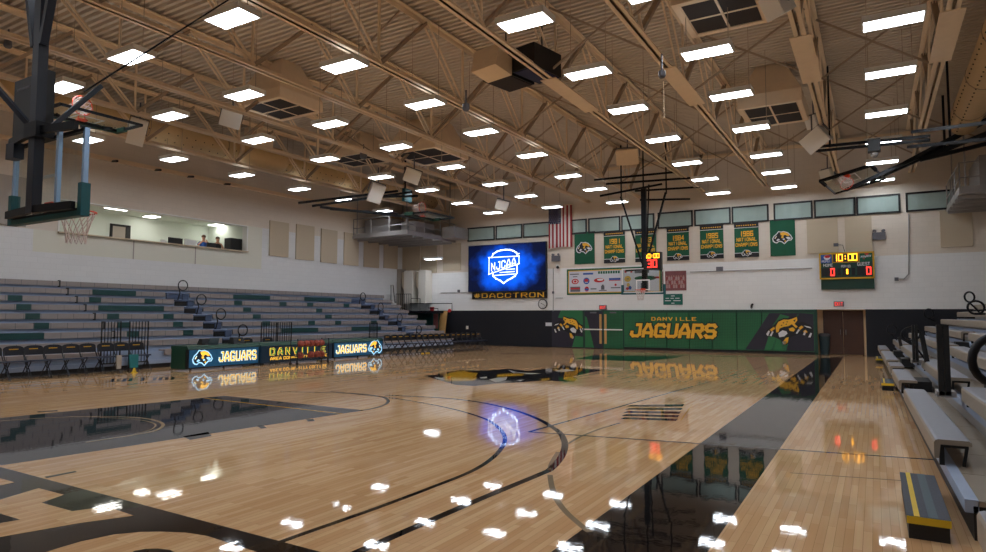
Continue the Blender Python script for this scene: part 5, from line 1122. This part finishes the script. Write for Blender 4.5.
# ------------------------------------------------------------------ folding chairs
def make_chair(label, group):
    t = thing('folding_chair', label, 'folding chair', (0, 0, 0), 0, group); w = .2
    # faces +X ; back at -X
    mb = MB(); n = 8
    def bk(u, z): return (-.2-.02*(1-(u*2-1)**2)-.06*(z-.6), -.21+.42*u, z)
    for k in range(n):
        a, b = k/n, (k+1)/n; ta = .80+.045*math.sin(math.pi*a)**.5; tb = .80+.045*math.sin(math.pi*b)**.5
        lo = [bk(a, .6), bk(b, .6), bk(b, tb), bk(a, ta)]; mb.prism(lo, (-.03, 0, 0))
    lpart(t, 'backrest', mb, 'chair')
    mb = MB()
    for k in range(8): y = -.1+.026*k; mb.box((-.184-.004, y, .745), (-.2, y+.016, .768))
    lpart(t, 'gold_lettering', xf(mb, Matrix.Translation((-.022, 0, 0))), 'gold')
    lpart(t, 'seat', MB().hexa([(-.2, -.2, .43), (.2, -.22, .445), (.2, .22, .445), (-.2, .2, .43)], [(-.19, -.19, .47), (.19, -.205, .485), (.19, .205, .485), (-.19, .19, .47)]), 'chairseat')
    for s in (-1, 1):
        lpart(t, 'front_leg', MB().tube([(.25, s*.2, 0), (-.06, s*.21, .42), (-.2, s*.215, .62), (-.225, s*.215, .78)], .014, 6), 'chair')
        lpart(t, 'rear_leg', MB().tube([(-.28, s*.19, 0), (.12, s*.19, .44)], .014, 6), 'chair')
    lpart(t, 'stretcher', MB().tube([(.2, -.2, .07), (.2, .2, .07)], .011, 6).tube([(-.23, -.19, .055), (-.23, .19, .055)], .011, 6), 'chair')
    return t
CH = None
def place_chair(x, y, rz, lab, grp):
    global CH
    if CH is None: CH = make_chair(lab, grp); CH.location = (x, y, 0); CH.rotation_euler = (0, 0, rz); return CH
    return dup(CH, (x, y, 0), rz, lab, grp)
ya = onX(137, 346, -18.75).y; yb = onX(13.5, 347, -18.75).y; rr = random.Random(3)
for k in range(9):
    y = ya-(ya-yb)*k/7; place_chair(-18.55+rr.uniform(-.03, .03), y, R(rr.uniform(-4, 4)), 'black folding chair with gold lettering in near row, %s from the scorers table' % ORD[k+1], 'folding chairs in the near row')
ya = onX(391.5, 346, -16.95).y; yb = onX(482, 344, -16.25).y
for k in range(17):
    y = ya+(yb-ya)*k/16; place_chair(-16.95+.7*k/16+rr.uniform(-.02, .02), y, R(rr.uniform(-4, 4)), 'black folding chair in row toward far wall, %s beyond the scorers table' % ORD[k+1], 'folding chairs in the far row')
c = onX(136, 366, -18.2); solo('towel', MB().hexa([(-18.36, c.y-.1, .12), (-18.3, c.y-.1, .12), (-18.3, c.y+.12, .12), (-18.36, c.y+.12, .12)], [(-18.37, c.y-.13, .5), (-18.29, c.y-.13, .5), (-18.29, c.y+.12, .5), (-18.37, c.y+.12, .5)]), 'tealcloth', 'teal towel hanging over the chair next to scorers table', 'towel')
c = onX(120, 366, -18.25); solo('towel', MB().hexa([(-18.36, c.y-.05, .12), (-18.31, c.y-.05, .12), (-18.31, c.y+.07, .12), (-18.36, c.y+.07, .12)], [(-18.36, c.y-.07, .5), (-18.3, c.y-.07, .5), (-18.3, c.y+.07, .5), (-18.36, c.y+.07, .5)]), 'panelgrey', 'grey towel hanging over a chair near the scorers table', 'towel')
c = onX(132, 374, -18.1); solo('floor_cone', MB().lathe((-18.0, c.y, 0), [(.09, 0), (.09, .015), (.06, .02), (.02, .14)], 12), 'yellow', 'small yellow marker lying under the chairs by the scorers table', 'marker')
c = onX(421, 350, -17.0); solo('floor_marker', MB().box((-16.8, c.y-.25, 0), (-16.7, c.y+.25, .04)), 'yellow', 'yellow strap under the far row of folding chairs', 'strap')
# ------------------------------------------------------------------ scorers tables
XT = -17.3; ys = [onX(187, 360, XT).y, onX(260, 355, XT).y, onX(333, 351, XT).y, onX(383.5, 348, XT).y]
LB = ['scorers table with lit panel showing cat emblem then gold JAGUARS, nearest the camera', 'middle scorers table with dark panel lettered in green and gold', 'scorers table with lit panel showing JAGUARS then cat emblem, beside far chairs']
for k in range(3):
    a, b = ys[k]+.02, ys[k+1]-.02; L = b-a
    t = thing('scorers_table', LB[k], 'scorers table', (XT-.4, (a+b)/2, 0), group='scorers tables')
    part(t, 'tabletop', MB().hexa([(XT-.82, a, .62), (XT+.02, a, .62), (XT+.02, b, .62), (XT-.82, b, .62)], [(XT-.82, a, .72), (XT-.06, a, .72), (XT-.06, b, .72), (XT-.82, b, .72)]), 'padgreen')
    part(t, 'cabinet', MB().box((XT-.12, a+.01, .06), (XT-.01, b-.01, .62)), 'lnavy' if k == 1 else 'black')
    part(t, 'end_panel', MB().box((XT-.8, a, .04), (XT-.12, a+.03, .62)), 'padgreen'); part(t, 'end_panel', MB().box((XT-.8, b-.03, .04), (XT-.12, b, .62)), 'padgreen')
    part(t, 'lit_panel', MB().box((XT-.01, a+.05, .09), (XT+.005, b-.05, .6)), 'lnavy' if k == 1 else 'lteal')
    for y in (a+.15, (a+b)/2, b-.15): part(t, 'caster', MB().tube([(XT-.08, y-.02, .03), (XT-.08, y+.02, .03)], .03, 8), 'black')
    sf = Surf((XT+.005, a, .09), (0, 1, 0), (0, 0, 1), (1, 0, 0)); hh = .51
    if k == 0:
        part(t, 'cat_head_emblem', emblem(sf, L*.19, hh*.52, L*.27, .004), ['lcyan', 'lnavy', 'lgold']); part(t, 'lettering_edge', letters(MB(), sf, 'JAGUARS', L*.405, hh*.23, L*.54, hh*.6, 1.2, .004, gap=2.2, draw=1.75), 'lcyan'); part(t, 'lettering', letters(MB(), sf, 'JAGUARS', L*.405, hh*.23, L*.54, hh*.6, 1.2, .02, gap=2.2, draw=1.1), 'lgold')
    elif k == 2:
        part(t, 'cat_head_emblem', emblem(sf, L*.82, hh*.52, L*.3, .004, True), ['lcyan', 'lnavy', 'lgold']); part(t, 'lettering_edge', letters(MB(), sf, 'JAGUARS', L*.045, hh*.23, L*.59, hh*.6, 1.2, .004, gap=2.2, draw=1.75), 'lcyan'); part(t, 'lettering', letters(MB(), sf, 'JAGUARS', L*.045, hh*.23, L*.59, hh*.6, 1.2, .02, gap=2.2, draw=1.1), 'lgold')
    else:
        part(t, 'lettering_edge', letters(MB(), sf, 'DANVILLE', L*.115, hh*.42, L*.77, hh*.46, 1.2, .004, gap=4, draw=1.7), 'lgold'); part(t, 'lettering', letters(MB(), sf, 'DANVILLE', L*.115, hh*.42, L*.77, hh*.46, 1.2, .02, gap=4, draw=1.0), 'lgreen'); part(t, 'small_lettering', letters(MB(), sf, 'AREA COMMUNITY COLLEGE', L*.12, hh*.1, L*.78, hh*.2, 1.1, .006, gap=2.4), 'lgold')
def tb(px, x, dy=0): return onX(px, 345, x).y+dy
y = tb(213, XT-.3); t = thing('laptop', 'open laptop on the near scorers table', 'laptop', (XT-.4, y, .72)); part(t, 'base', MB().box((XT-.55, y-.17, .72), (XT-.3, y+.17, .74)), 'device'); part(t, 'lid', MB().hexa([(XT-.3, y-.17, .74), (XT-.28, y-.17, .74), (XT-.28, y+.17, .74), (XT-.3, y+.17, .74)], [(XT-.24, y-.17, .93), (XT-.22, y-.17, .93), (XT-.22, y+.17, .93), (XT-.24, y+.17, .93)]), 'treadlight')
y = tb(237, XT-.4); t = thing('control_console', 'black control box standing on the near scorers table', 'console', (XT-.4, y, .72)); part(t, 'case', MB().hexa([(XT-.55, y-.22, .72), (XT-.25, y-.22, .72), (XT-.25, y+.22, .72), (XT-.55, y+.22, .72)], [(XT-.52, y-.18, .92), (XT-.36, y-.18, .92), (XT-.36, y+.18, .92), (XT-.52, y+.18, .92)]), 'black'); part(t, 'knob', MB().sphere((XT-.28, y, .84), .03), 'gold')
y = tb(206, XT-.6); solo('monitor_case', MB().hexa([(XT-.7, y-.25, .72), (XT-.45, y-.25, .72), (XT-.45, y+.2, .72), (XT-.7, y+.2, .72)], [(XT-.66, y-.2, .9), (XT-.5, y-.2, .9), (XT-.5, y+.2, .9), (XT-.66, y+.2, .9)]), 'black', 'black equipment case beside the laptop on the near scorers table', 'equipment case')
for px, lab in ((251.5, 'black folding chair behind the near scorers table'), (272, 'black folding chair behind the middle scorers table')):
    place_chair(-18.62, tb(px, -18.6), 0, lab, None)
# ------------------------------------------------------------------ ball rack with basketballs
XK = -16.35; y0k, y1k = onX(297, 347, XK).y-.12, onX(323, 347, XK).y+.1
t = thing('ball_rack', 'black wheeled ball rack in front of the middle scorers table', 'ball rack', (XK, (y0k+y1k)/2, 0)); mb = MB()
for y in (y0k, y1k):
    part(t, 'upright', MB().tube([(XK-.16, y, .1), (XK-.16, y, .86)], .018, 6).tube([(XK+.16, y, .1), (XK+.16, y, .86)], .018, 6).tube([(XK-.16, y, .3), (XK+.16, y, .3)], .014, 6), 'black')
zr = [.22, .6]
for z in zr:
    part(t, 'shelf_rail', MB().tube([(XK-.09, y0k, z), (XK-.09, y1k, z)], .014, 6).tube([(XK+.09, y0k, z), (XK+.09, y1k, z)], .014, 6).tube([(XK-.16, y0k, z), (XK+.16, y0k, z)], .012, 6).tube([(XK-.16, y1k, z), (XK+.16, y1k, z)], .012, 6), 'black')
for y in (y0k, y1k):
    for s in (-.16, .16): part(t, 'caster', MB().sphere((XK+s, y, .05), .05), 'black'); 
B0 = None
def ball(loc, lab):
    global B0
    if B0 is None:
        mb = MB().sphere((0, 0, 0), .12, 18, 12); B0 = thing('basketball', lab, 'basketball', loc, group='basketballs on the rack'); lpart(B0, 'leather_cover', mb, 'ball', smooth=True)
        sm = MB()
        for ax in range(3): sm.tube([Vector((0, 0, 0))+Vector(((math.cos(a), math.sin(a), 0) if ax == 0 else ((math.cos(a), 0, math.sin(a)) if ax == 1 else (0, math.cos(a), math.sin(a)))))*.1205 for a in [i*math.pi/12 for i in range(24)]], .0025, 4, closed=True)
        lpart(B0, 'seams', sm, 'printblack'); return
    o = dup(B0, loc, label=lab)
    o.rotation_euler = (loc[1]*3, loc[1]*5, 1)
for k, px in enumerate((300.7, 306.5, 310.9, 316.3, 321.2)): ball((XK, onX(px, 344, XK).y, .6+.09), 'basketball on upper shelf of the ball rack, %s from the camera end' % ORD[k+1])
for k, px in enumerate((300.4, 311, 317, 321.4)): ball((XK, onX(px, 352, XK).y, .22+.09), 'basketball on lower shelf of the ball rack, %s from the camera end' % ORD[k+1])
# ------------------------------------------------------------------ bleachers beside the camera
def shx(Y): return .43-.0162*(Y-7)
RB_RISE, RB_RUN, RB0 = .255, .495, .52
secs = []
def yb_at(px, py): return onZ(px, py, RB0).y
spans = [(yb_at(883, 349.5), 29.3), (yb_at(888.2, 359.5), yb_at(883.7, 350.8)), (yb_at(893, 366), yb_at(889.7, 362)), (yb_at(901.3, 380), yb_at(894, 369)), (yb_at(932, 438.6), yb_at(906, 388.5)), (2.4, yb_at(978, 510))]
NRB = 9
t = thing('bleacher_bank', 'beige bleachers climbing beside the camera, opposite the press box', 'bleachers', (.4, 15, 0))
def benchprof(mb, Y0, Y1, dx, zt2, dep=.28, fh=.17):
    """bench with rounded nose, swept along Y"""
    prof = [(0, zt2-fh), (0, zt2-.03), (.012, zt2-.008), (.035, zt2), (dep-.02, zt2), (dep, zt2-.015), (dep, zt2-.045), (.05, zt2-.045), (.035, zt2-fh)]
    A = [(shx(Y0)+dx+a, Y0, z) for a, z in prof]; B = [(shx(Y1)+dx+a, Y1, z) for a, z in prof]
    n = len(prof); i = len(mb.v); mb.v += A+B
    for k in range(n):
        k2 = (k+1) % n; mb.f.append((i+k, i+k2, i+n+k2, i+n+k)); mb.m.append(1 if k in (2, 3, 4) else 0)
    mb.f.append(tuple(i+k for k in reversed(range(n)))); mb.f.append(tuple(i+n+k for k in range(n))); mb.m += [0, 0]
for j in range(NRB):
    zt2 = RB0+RB_RISE*j; dx = RB_RUN*j; zd = zt2-.235
    if j == 0: use = spans
    elif j == 1: use = [(a-.1, b+.1) for a, b in ((spans[0][0]-1.2, 28.8), (17.6, 23.2), (11.2, 15.6), (4.0, 9.6))]
    elif j == 2: use = [(17, 28.6), (10.6, 16.0), (3.5, 9.4)]
    else: use = [(18.6 if j < 6 else 17.0, 28.5), (9.8, 17.4 if j < 6 else 16.8), (2.4, 9.0)]
    for a, b in use:
        mb = MB(); benchprof(mb, a, b, dx, zt2); part(t, 'bench', mb, ['benchface', 'benchtop'])
        for k in (a+.06, b-.06):
            X = shx(k)+dx; part(t, 'bench_bracket', MB().bar((X+.06, k, zd), (X+.06, k, zt2-.05), .04, .04, up=(0, 1, 0)).bar((X+.06, k, zt2-.06), (X+.26, k, zt2-.06), .03, .03).bar((X+.22, k, zd), (X+.25, k, zt2-.06), .025, .025, up=(0, 1, 0)), 'black')
    # foot deck of the tier
    y0d, y1d = (2.4, 29.3) if j else (5.9, 29.3)
    n = 24; mb = MB()
    for k in range(n):
        a = y0d+(y1d-y0d)*k/n; b = y0d+(y1d-y0d)*(k+1)/n-.008
        xa, xb2 = shx(a)+dx+.09, shx(b)+dx+.09
        mb.hexa([(xa+.07, a, zd-.04), (xa+RB_RUN+.06, a, zd-.04), (xb2+RB_RUN+.06, b, zd-.04), (xb2+.07, b, zd-.04)], [(xa+.07, a, zd), (xa+RB_RUN+.06, a, zd), (xb2+RB_RUN+.06, b, zd), (xb2+.07, b, zd)])
    part(t, 'foot_deck', mb, 'deckboard')
    a, b = y0d, y1d; xa, xb2 = shx(a)+dx+.08, shx(b)+dx+.08
    part(t, 'deck_nosing', MB().hexa([(xa, a, zd-.09), (xa+.085, a, zd-.09), (xb2+.085, b, zd-.09), (xb2, b, zd-.09)], [(xa, a, zd+.004), (xa+.085, a, zd+.004), (xb2+.085, b, zd+.004), (xb2, b, zd+.004)]), 'riserblue')
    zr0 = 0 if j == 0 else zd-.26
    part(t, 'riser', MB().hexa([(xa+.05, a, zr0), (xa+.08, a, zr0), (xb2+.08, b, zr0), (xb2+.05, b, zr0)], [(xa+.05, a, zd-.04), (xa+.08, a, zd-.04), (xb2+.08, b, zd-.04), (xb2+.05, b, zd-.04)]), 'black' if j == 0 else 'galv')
# aisle steps inside the bank (dark boxes)
for (Y0, Y1, j) in ((13.9, 14.9, 0.7), (19.7, 20.6, 1), (24.0, 24.9, 1), (10.2, 10.6, 2), (18.0, 18.5, 3), (17.0, 17.4, 4)):
    dx = RB_RUN*j; zd = RB0+RB_RISE*j-.235; X = shx(Y0)+dx; part(t, 'aisle_step', MB().box((X-.16, Y0, zd-.2), (X+.18, Y1, zd)), 'black').__setitem__('label', 'dark aisle step box')
# under structure: posts
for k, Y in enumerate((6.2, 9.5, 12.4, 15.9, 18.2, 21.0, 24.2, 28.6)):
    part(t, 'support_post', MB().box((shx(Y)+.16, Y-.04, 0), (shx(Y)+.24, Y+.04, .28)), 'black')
# aisle rails
def loop(t, c, ax, r, rb, base, thick):
    """closed oval hand loop about c in the plane given by ax (horizontal) and z, with a post to base"""
    ax = Vector(ax); pts = [c+ax*(r*math.cos(2*math.pi*k/20))+Vector((0, 0, rb*math.sin(2*math.pi*k/20))) for k in range(20)]
    mb = MB().tube(pts, thick, 8, closed=True); mb.tube([pts[14 if base.x > c.x else 16], (base+pts[15])*.5, base], thick, 8)
    o = part(t, 'loop_handrail', mb, 'blacksteel', smooth=True); return o
def lp(px, py, D, wpx, hpx, bpx, bpy, Db, th=.02):
    c = atD(px, py, D); s = D/FPX; ax = Vector((cr.x, cr.y, 0)).normalized()*.9+Vector((0, .45, 0)); loop(t, c, ax.normalized(), wpx*s/2*1.0, hpx*s/2, atD(bpx, bpy, Db), th)
lp(998, 360, 3.6, 74, 48, 1022, 395, 3.5, .022)
lp(976, 307.5, 13, 24, 13, 985, 314, 13, .022)
lp(969.5, 297, 16, 14, 10, 980, 313, 16, .022)
lp(929, 313.5, 18, 13, 9, 936, 322, 18, .02)
lp(911, 334, 14.5, 25, 13, 927, 362, 14.4, .022)
lp(892, 329.5, 21, 13, 9, 897, 340, 21, .02)
# black retractable guard panels standing in the aisles
def guard_post(px0, px1, pt_, pb, Y):
    a, b = onY(px0, pb, Y), onY(px1, pb, Y); zt2 = onY(px0, pt_, Y).z; z0 = onY(px0, pb, Y).z; n = 2; w = (b.x-a.x)/n
    for k in range(n): part(t, 'guard_post', MB().box((a.x+w*k+.003, Y-.05, z0), (a.x+w*(k+1)-.003, Y+.05, zt2)), 'black')
    part(t, 'guard_base', MB().box((a.x-.02, Y-.05, z0-.02), (b.x+.05, Y+.3, z0+.05)), 'galv')
guard_post(938.5, 951.5, 325, 395, 10.2)
guard_post(912.5, 919, 325, 362, 15.0)
mb = MB(); mb.bar(onY(921, 331, 15.0), onY(927.5, 364, 14.8), .07, .05); part(t, 'guard_brace', mb, 'black')
mb = MB(); mb.bar(onY(899, 337, 17), onY(901, 346, 17), .08, .06); part(t, 'guard_post', mb, 'black')
# row letter plates
for px, py in ((960, 318.5), (958, 345)):
    pass
# aisle platforms on the floor with yellow stripe
def floor_step(quad, z, zf_, label):
    q = [onZ(x, y, z) for x, y in quad]; fx0 = (q[0].x+q[1].x)/2; fx1 = (q[2].x+q[3].x)/2; Y0 = (q[1].y+q[2].y)/2; Y1 = (q[0].y+q[3].y)/2
    s = thing('floor_step', label, 'bleacher step', ((fx0+fx1)/2, (Y0+Y1)/2, 0), group='yellow striped steps in front of the bleachers'); w = fx1-fx0
    part(s, 'body', MB().box((fx0+.01, Y0+.01, 0), (fx1-.01, Y1-.01, z-.012)), 'black')
    part(s, 'tread', MB().box((fx0, Y0, z-.012), (fx1, Y1, z)), 'tread')
    part(s, 'yellow_stripe', MB().box((fx0+w*.17, Y0, z), (fx0+w*.30, Y1, z+.002)), 'yellow'); part(s, 'light_strip', MB().box((fx0+w*.5, Y0, z), (fx0+w*.72, Y1, z+.002)), 'treadlight')
    part(s, 'yellow_edge', MB().box((fx0, Y0-.003, z-.055), (fx1, Y0+.012, z-.002)), 'yellow')
    return s
floor_step([(898.5, 472), (908, 515), (956, 522), (931, 475)], .165, 0, 'black step with yellow stripe in the foreground, nearest of the bleacher steps')
floor_step([(880.3, 378.5), (882, 383.2), (895, 383.2), (891.5, 378.8)], .165, 0, 'black step with yellow stripe at the middle of the near bleachers')
floor_step([(875.2, 356.2), (875.8, 358.6), (883.4, 358.8), (881.6, 356.4)], .165, 0, 'black step with yellow stripe farthest away, by the brown doors')
# ------------------------------------------------------------------ press box contents
zfl = 3.95; XD = XL-.75
t = thing('press_counter', 'long counter desk inside the press box window', 'counter', (XD, 15.5, zfl)); CY0, CY1 = onX(70, 225, XL).y, onX(222, 240, XL).y
part(t, 'worktop', MB().box((XL-1.1, CY0, 4.34), (XL-.32, CY1, 4.42)), 'panel'); 
for y in (CY0+.1, (CY0+CY1)/2, CY1-.1): part(t, 'leg', MB().box((XL-1.05, y-.03, zfl), (XL-.98, y+.03, 4.34)), 'device')
def pby(px, x): return onX(px, 238, x).y
def monitor(px, w, h, z, m, lab, x=XL-.6):
    y = pby(px, x); t = thing('computer_monitor', lab, 'monitor', (x, y, 4.42), group='monitors in the press box'); part(t, 'screen_back', MB().box((x-.03, y-w/2, z), (x+.03, y+w/2, z+h)), m); part(t, 'stand', MB().bar((x-.02, y, 4.42), (x-.02, y, z+.05), .06, .04, up=(0, 1, 0)), 'device'); part(t, 'foot', MB().box((x-.12, y-.12, 4.42), (x+.08, y+.12, 4.435)), 'device')
monitor(175.5, .62, .36, 4.5, 'black', 'black monitor in the press box window, nearest the dark door')
monitor(190.5, .56, .36, 4.5, 'white', 'white backed monitor in press box window')
monitor(211.5, .44, .36, 4.46, 'black', 'black monitor between the two people in the press box')
y = pby(165.5, XL-.6); t = thing('paper_stand', 'small white document holder on press box counter beside black monitor', 'document holder', (XL-.6, y, 4.42)); part(t, 'plate', MB().hexa([(XL-.64, y-.16, 4.42), (XL-.6, y-.16, 4.42), (XL-.6, y+.12, 4.42), (XL-.64, y+.12, 4.42)], [(XL-.72, y-.14, 4.74), (XL-.7, y-.14, 4.74), (XL-.7, y+.12, 4.74), (XL-.72, y+.12, 4.74)]), 'white'); part(t, 'foot', MB().box((XL-.7, y-.12, 4.42), (XL-.5, y+.1, 4.43)), 'device')
ya, yb = pby(224.5, XL-.8), pby(243, XL-.7); t = thing('equipment_rack', 'black equipment rack at the far end of the press box window', 'equipment rack', (XL-.7, (ya+yb)/2, zfl))
part(t, 'case', MB().box((XL-.8, ya, zfl), (XL-.36, yb, 5.12)), 'black'); part(t, 'front_panel', MB().box((XL-.36, ya+.9, 4.45), (XL-.345, yb-.12, 5.05)), 'blacksteel'); part(t, 'power_light', MB().box((XL-.345, ya+.95, 4.98), (XL-.34, ya+1.05, 5.03)), 'lteal')
# door frame at the back of the press box
xb_ = XL-3.38; ya, yb = onX(110, 228, xb_).y, onX(130, 230, xb_).y; zt2 = onX(111, 223.5, xb_).z
mb = MB(); mb.box((xb_-.02, ya, zfl), (xb_+.05, ya+.09, zt2)); mb.box((xb_-.02, yb-.2, zfl), (xb_+.05, yb, zt2)); mb.box((xb_-.02, ya, zt2-.09), (xb_+.05, yb, zt2)); d3 = struct('door_3', mb, 'black'); struct('door_leaf', MB().box((xb_-.02, ya+.09, zfl), (xb_+.02, yb-.2, zt2-.09)), 'panelgrey', d3)
for k, (px, py, xx, w) in enumerate(((119, 208.5, XL-1.7, .42), (152, 211, XL-2.6, .22), (178, 217, XL-1.5, .42), (216.5, 220.5, XL-2.4, .22))):
    y = onX(px, py, xx).y; t = thing('press_box_light', 'lit ceiling panel inside the press box, %s from the near hoop' % ORD[k+1], 'ceiling light', (xx, y, 5.9), group='ceiling panels in the press box'); part(t, 'frame', MB().box((xx-.34, y-w-.04, 5.93), (xx+.34, y+w+.04, 5.95)), 'white'); part(t, 'diffuser', MB().box((xx-.3, y-w, 5.915), (xx+.3, y+w, 5.93)), 'lampbox')
# people in the press box: seated, one skinned surface each
def person(px, py, x, yaw, shirt, label, arms):
    y = onX(px, py, x).y
    root = thing('person', label, 'person', (x, y, zfl), yaw)
    J = {'pelvis': (0, 0, .52), 'waist': (.01, 0, .68), 'chest': (.02, 0, .86), 'collar': (.01, 0, .99), 'neck': (.02, 0, 1.06), 'headb': (.035, 0, 1.13), 'head': (.04, 0, 1.22), 'crown': (.03, 0, 1.29)}
    Rr = {'pelvis': .15, 'waist': .13, 'chest': .14, 'collar': .08, 'neck': .05, 'headb': .07, 'head': .085, 'crown': .06}
    E = [('pelvis', 'waist'), ('waist', 'chest'), ('chest', 'collar'), ('collar', 'neck'), ('neck', 'headb'), ('headb', 'head'), ('head', 'crown')]
    for s, n in ((1, 'l'), (-1, 'r')):
        el_, wr, ha = arms
        for k, p, r_ in (('sh', (0, .17, .96), .06), ('el', el_, .042), ('wr', wr, .03), ('ha', ha, .03), ('hip', (.03, .1, .5), .09), ('kn', (.42, .12, .5), .06), ('an', (.4, .12, .09), .042), ('to', (.54, .13, .04), .035)):
            J[k+n] = (p[0], p[1]*s, p[2]); Rr[k+n] = r_
        E += [('collar', 'sh'+n), ('sh'+n, 'el'+n), ('el'+n, 'wr'+n), ('wr'+n, 'ha'+n), ('pelvis', 'hip'+n), ('hip'+n, 'kn'+n), ('kn'+n, 'an'+n), ('an'+n, 'to'+n)]
        hp = Vector(J['ha'+n])
        for f in range(5):
            k = 'f%d%s' % (f, n); d = Vector((.035+.035*(f > 0)-.006*abs(f-2), s*(-.03+.015*f), -.012)); J[k] = tuple(hp+d); Rr[k] = .009; E.append(('ha'+n, k))
    names = list(J); me = bpy.data.meshes.new('body'); me.from_pydata([J[n] for n in names], [(names.index(a), names.index(b)) for a, b in E], [])
    ob = bpy.data.objects.new('body', me); COL.objects.link(ob); ob.parent = root; me.materials.append(M['skin'])
    md = ob.modifiers.new('skin', 'SKIN')
    for i, n in enumerate(names):
        sv = me.skin_vertices[0].data[i]; sv.radius = (Rr[n], Rr[n]); sv.use_root = (i == 0)
    ob.modifiers.new('sub', 'SUBSURF').levels = 1; ob.modifiers['sub'].render_levels = 2; md.use_smooth_shade = True
    lpart(root, 'hair', MB().sphere((.015, 0, 1.245), .1, 14, 9, sc=(1, .92, .88)), 'hair', smooth=True)
    mb = MB()
    for s in (-1, 1): mb.sphere((.115, s*.032, 1.215), .011, 8, 6)
    lpart(root, 'eyes', mb, 'printblack'); lpart(root, 'nose', MB().hexa([(.11, -.014, 1.17), (.11, .014, 1.17), (.14, .008, 1.175), (.14, -.008, 1.175)], [(.115, -.006, 1.22), (.115, .006, 1.22), (.12, .004, 1.22), (.12, -.004, 1.22)]), 'skin'); lpart(root, 'mouth', MB().box((.105, -.022, 1.138), (.116, .022, 1.146)), 'logored')
    lpart(root, 'top', MB().lathe((.01, 0, 0), [(.16, .5), (.165, .6), (.15, .7), (.165, .86), (.15, .95), (.07, 1.01)], 18), shirt, smooth=True)
    mb = MB()
    for s in (-1, 1): mb.tube([(.0, s*.1, .54), (.2, s*.115, .53), (.42, s*.12, .5)], .105, 12, r2=.08); mb.tube([(.42, s*.12, .52), (.41, s*.12, .3), (.4, s*.12, .1)], .085, 12, r2=.06)
    lpart(root, 'trousers', mb, 'shirtblack', smooth=True)
    if shirt == 'shirtblue':
        mb = MB()
        for s in (-1, 1): mb.tube([(.0, s*.14, .95), (arms[0][0]*.8, s*arms[0][1]*.92, .96-(.96-arms[0][2])*.7)], .075, 10, r2=.06)
        lpart(root, 'sleeves', mb, shirt, smooth=True)
    c = thing('desk_chair', 'grey chair under the %s in the press box' % ('person in blue' if shirt == 'shirtblue' else 'person in black'), 'chair', (x, y, zfl), yaw)
    lpart(c, 'seat', MB().box((-.22, -.22, .36), (.24, .22, .41)), 'device'); lpart(c, 'backrest', MB().box((-.26, -.2, .45), (-.22, .2, .8)), 'device'); lpart(c, 'column', MB().tube([(0, 0, .06), (0, 0, .36)], .03, 8), 'black')
    mb = MB()
    for k in range(5): mb.bar((0, 0, .06), (.26*math.cos(k*1.2566), .26*math.sin(k*1.2566), .03), .04, .04)
    lpart(c, 'base', mb, 'black')
person(203.5, 240, XL-1.62, R(-25), 'shirtblue', 'person in blue shirt seated at the press box window, hands near face', ((.22, .26, .82), (.3, .1, 1.0), (.24, .06, 1.08)))
person(217.5, 239.5, XL-1.62, R(-20), 'shirtblack', 'person in black sleeveless top sitting at the press box window', ((.1, .26, .74), (.34, .2, .72), (.42, .17, .72)))
# ------------------------------------------------------------------ world
w = bpy.data.worlds.new('world'); SC.world = w; w.use_nodes = True
w.node_tree.nodes['Background'].inputs['Color'].default_value = (.8, .85, 1, 1); w.node_tree.nodes['Background'].inputs['Strength'].default_value = .03
SC.cycles.max_bounces = 8; SC.cycles.diffuse_bounces = 4; SC.cycles.glossy_bounces = 4; SC.cycles.transparent_max_bounces = 12
SC.cycles.use_denoising = True
SC.cycles.sample_clamp_indirect = 6
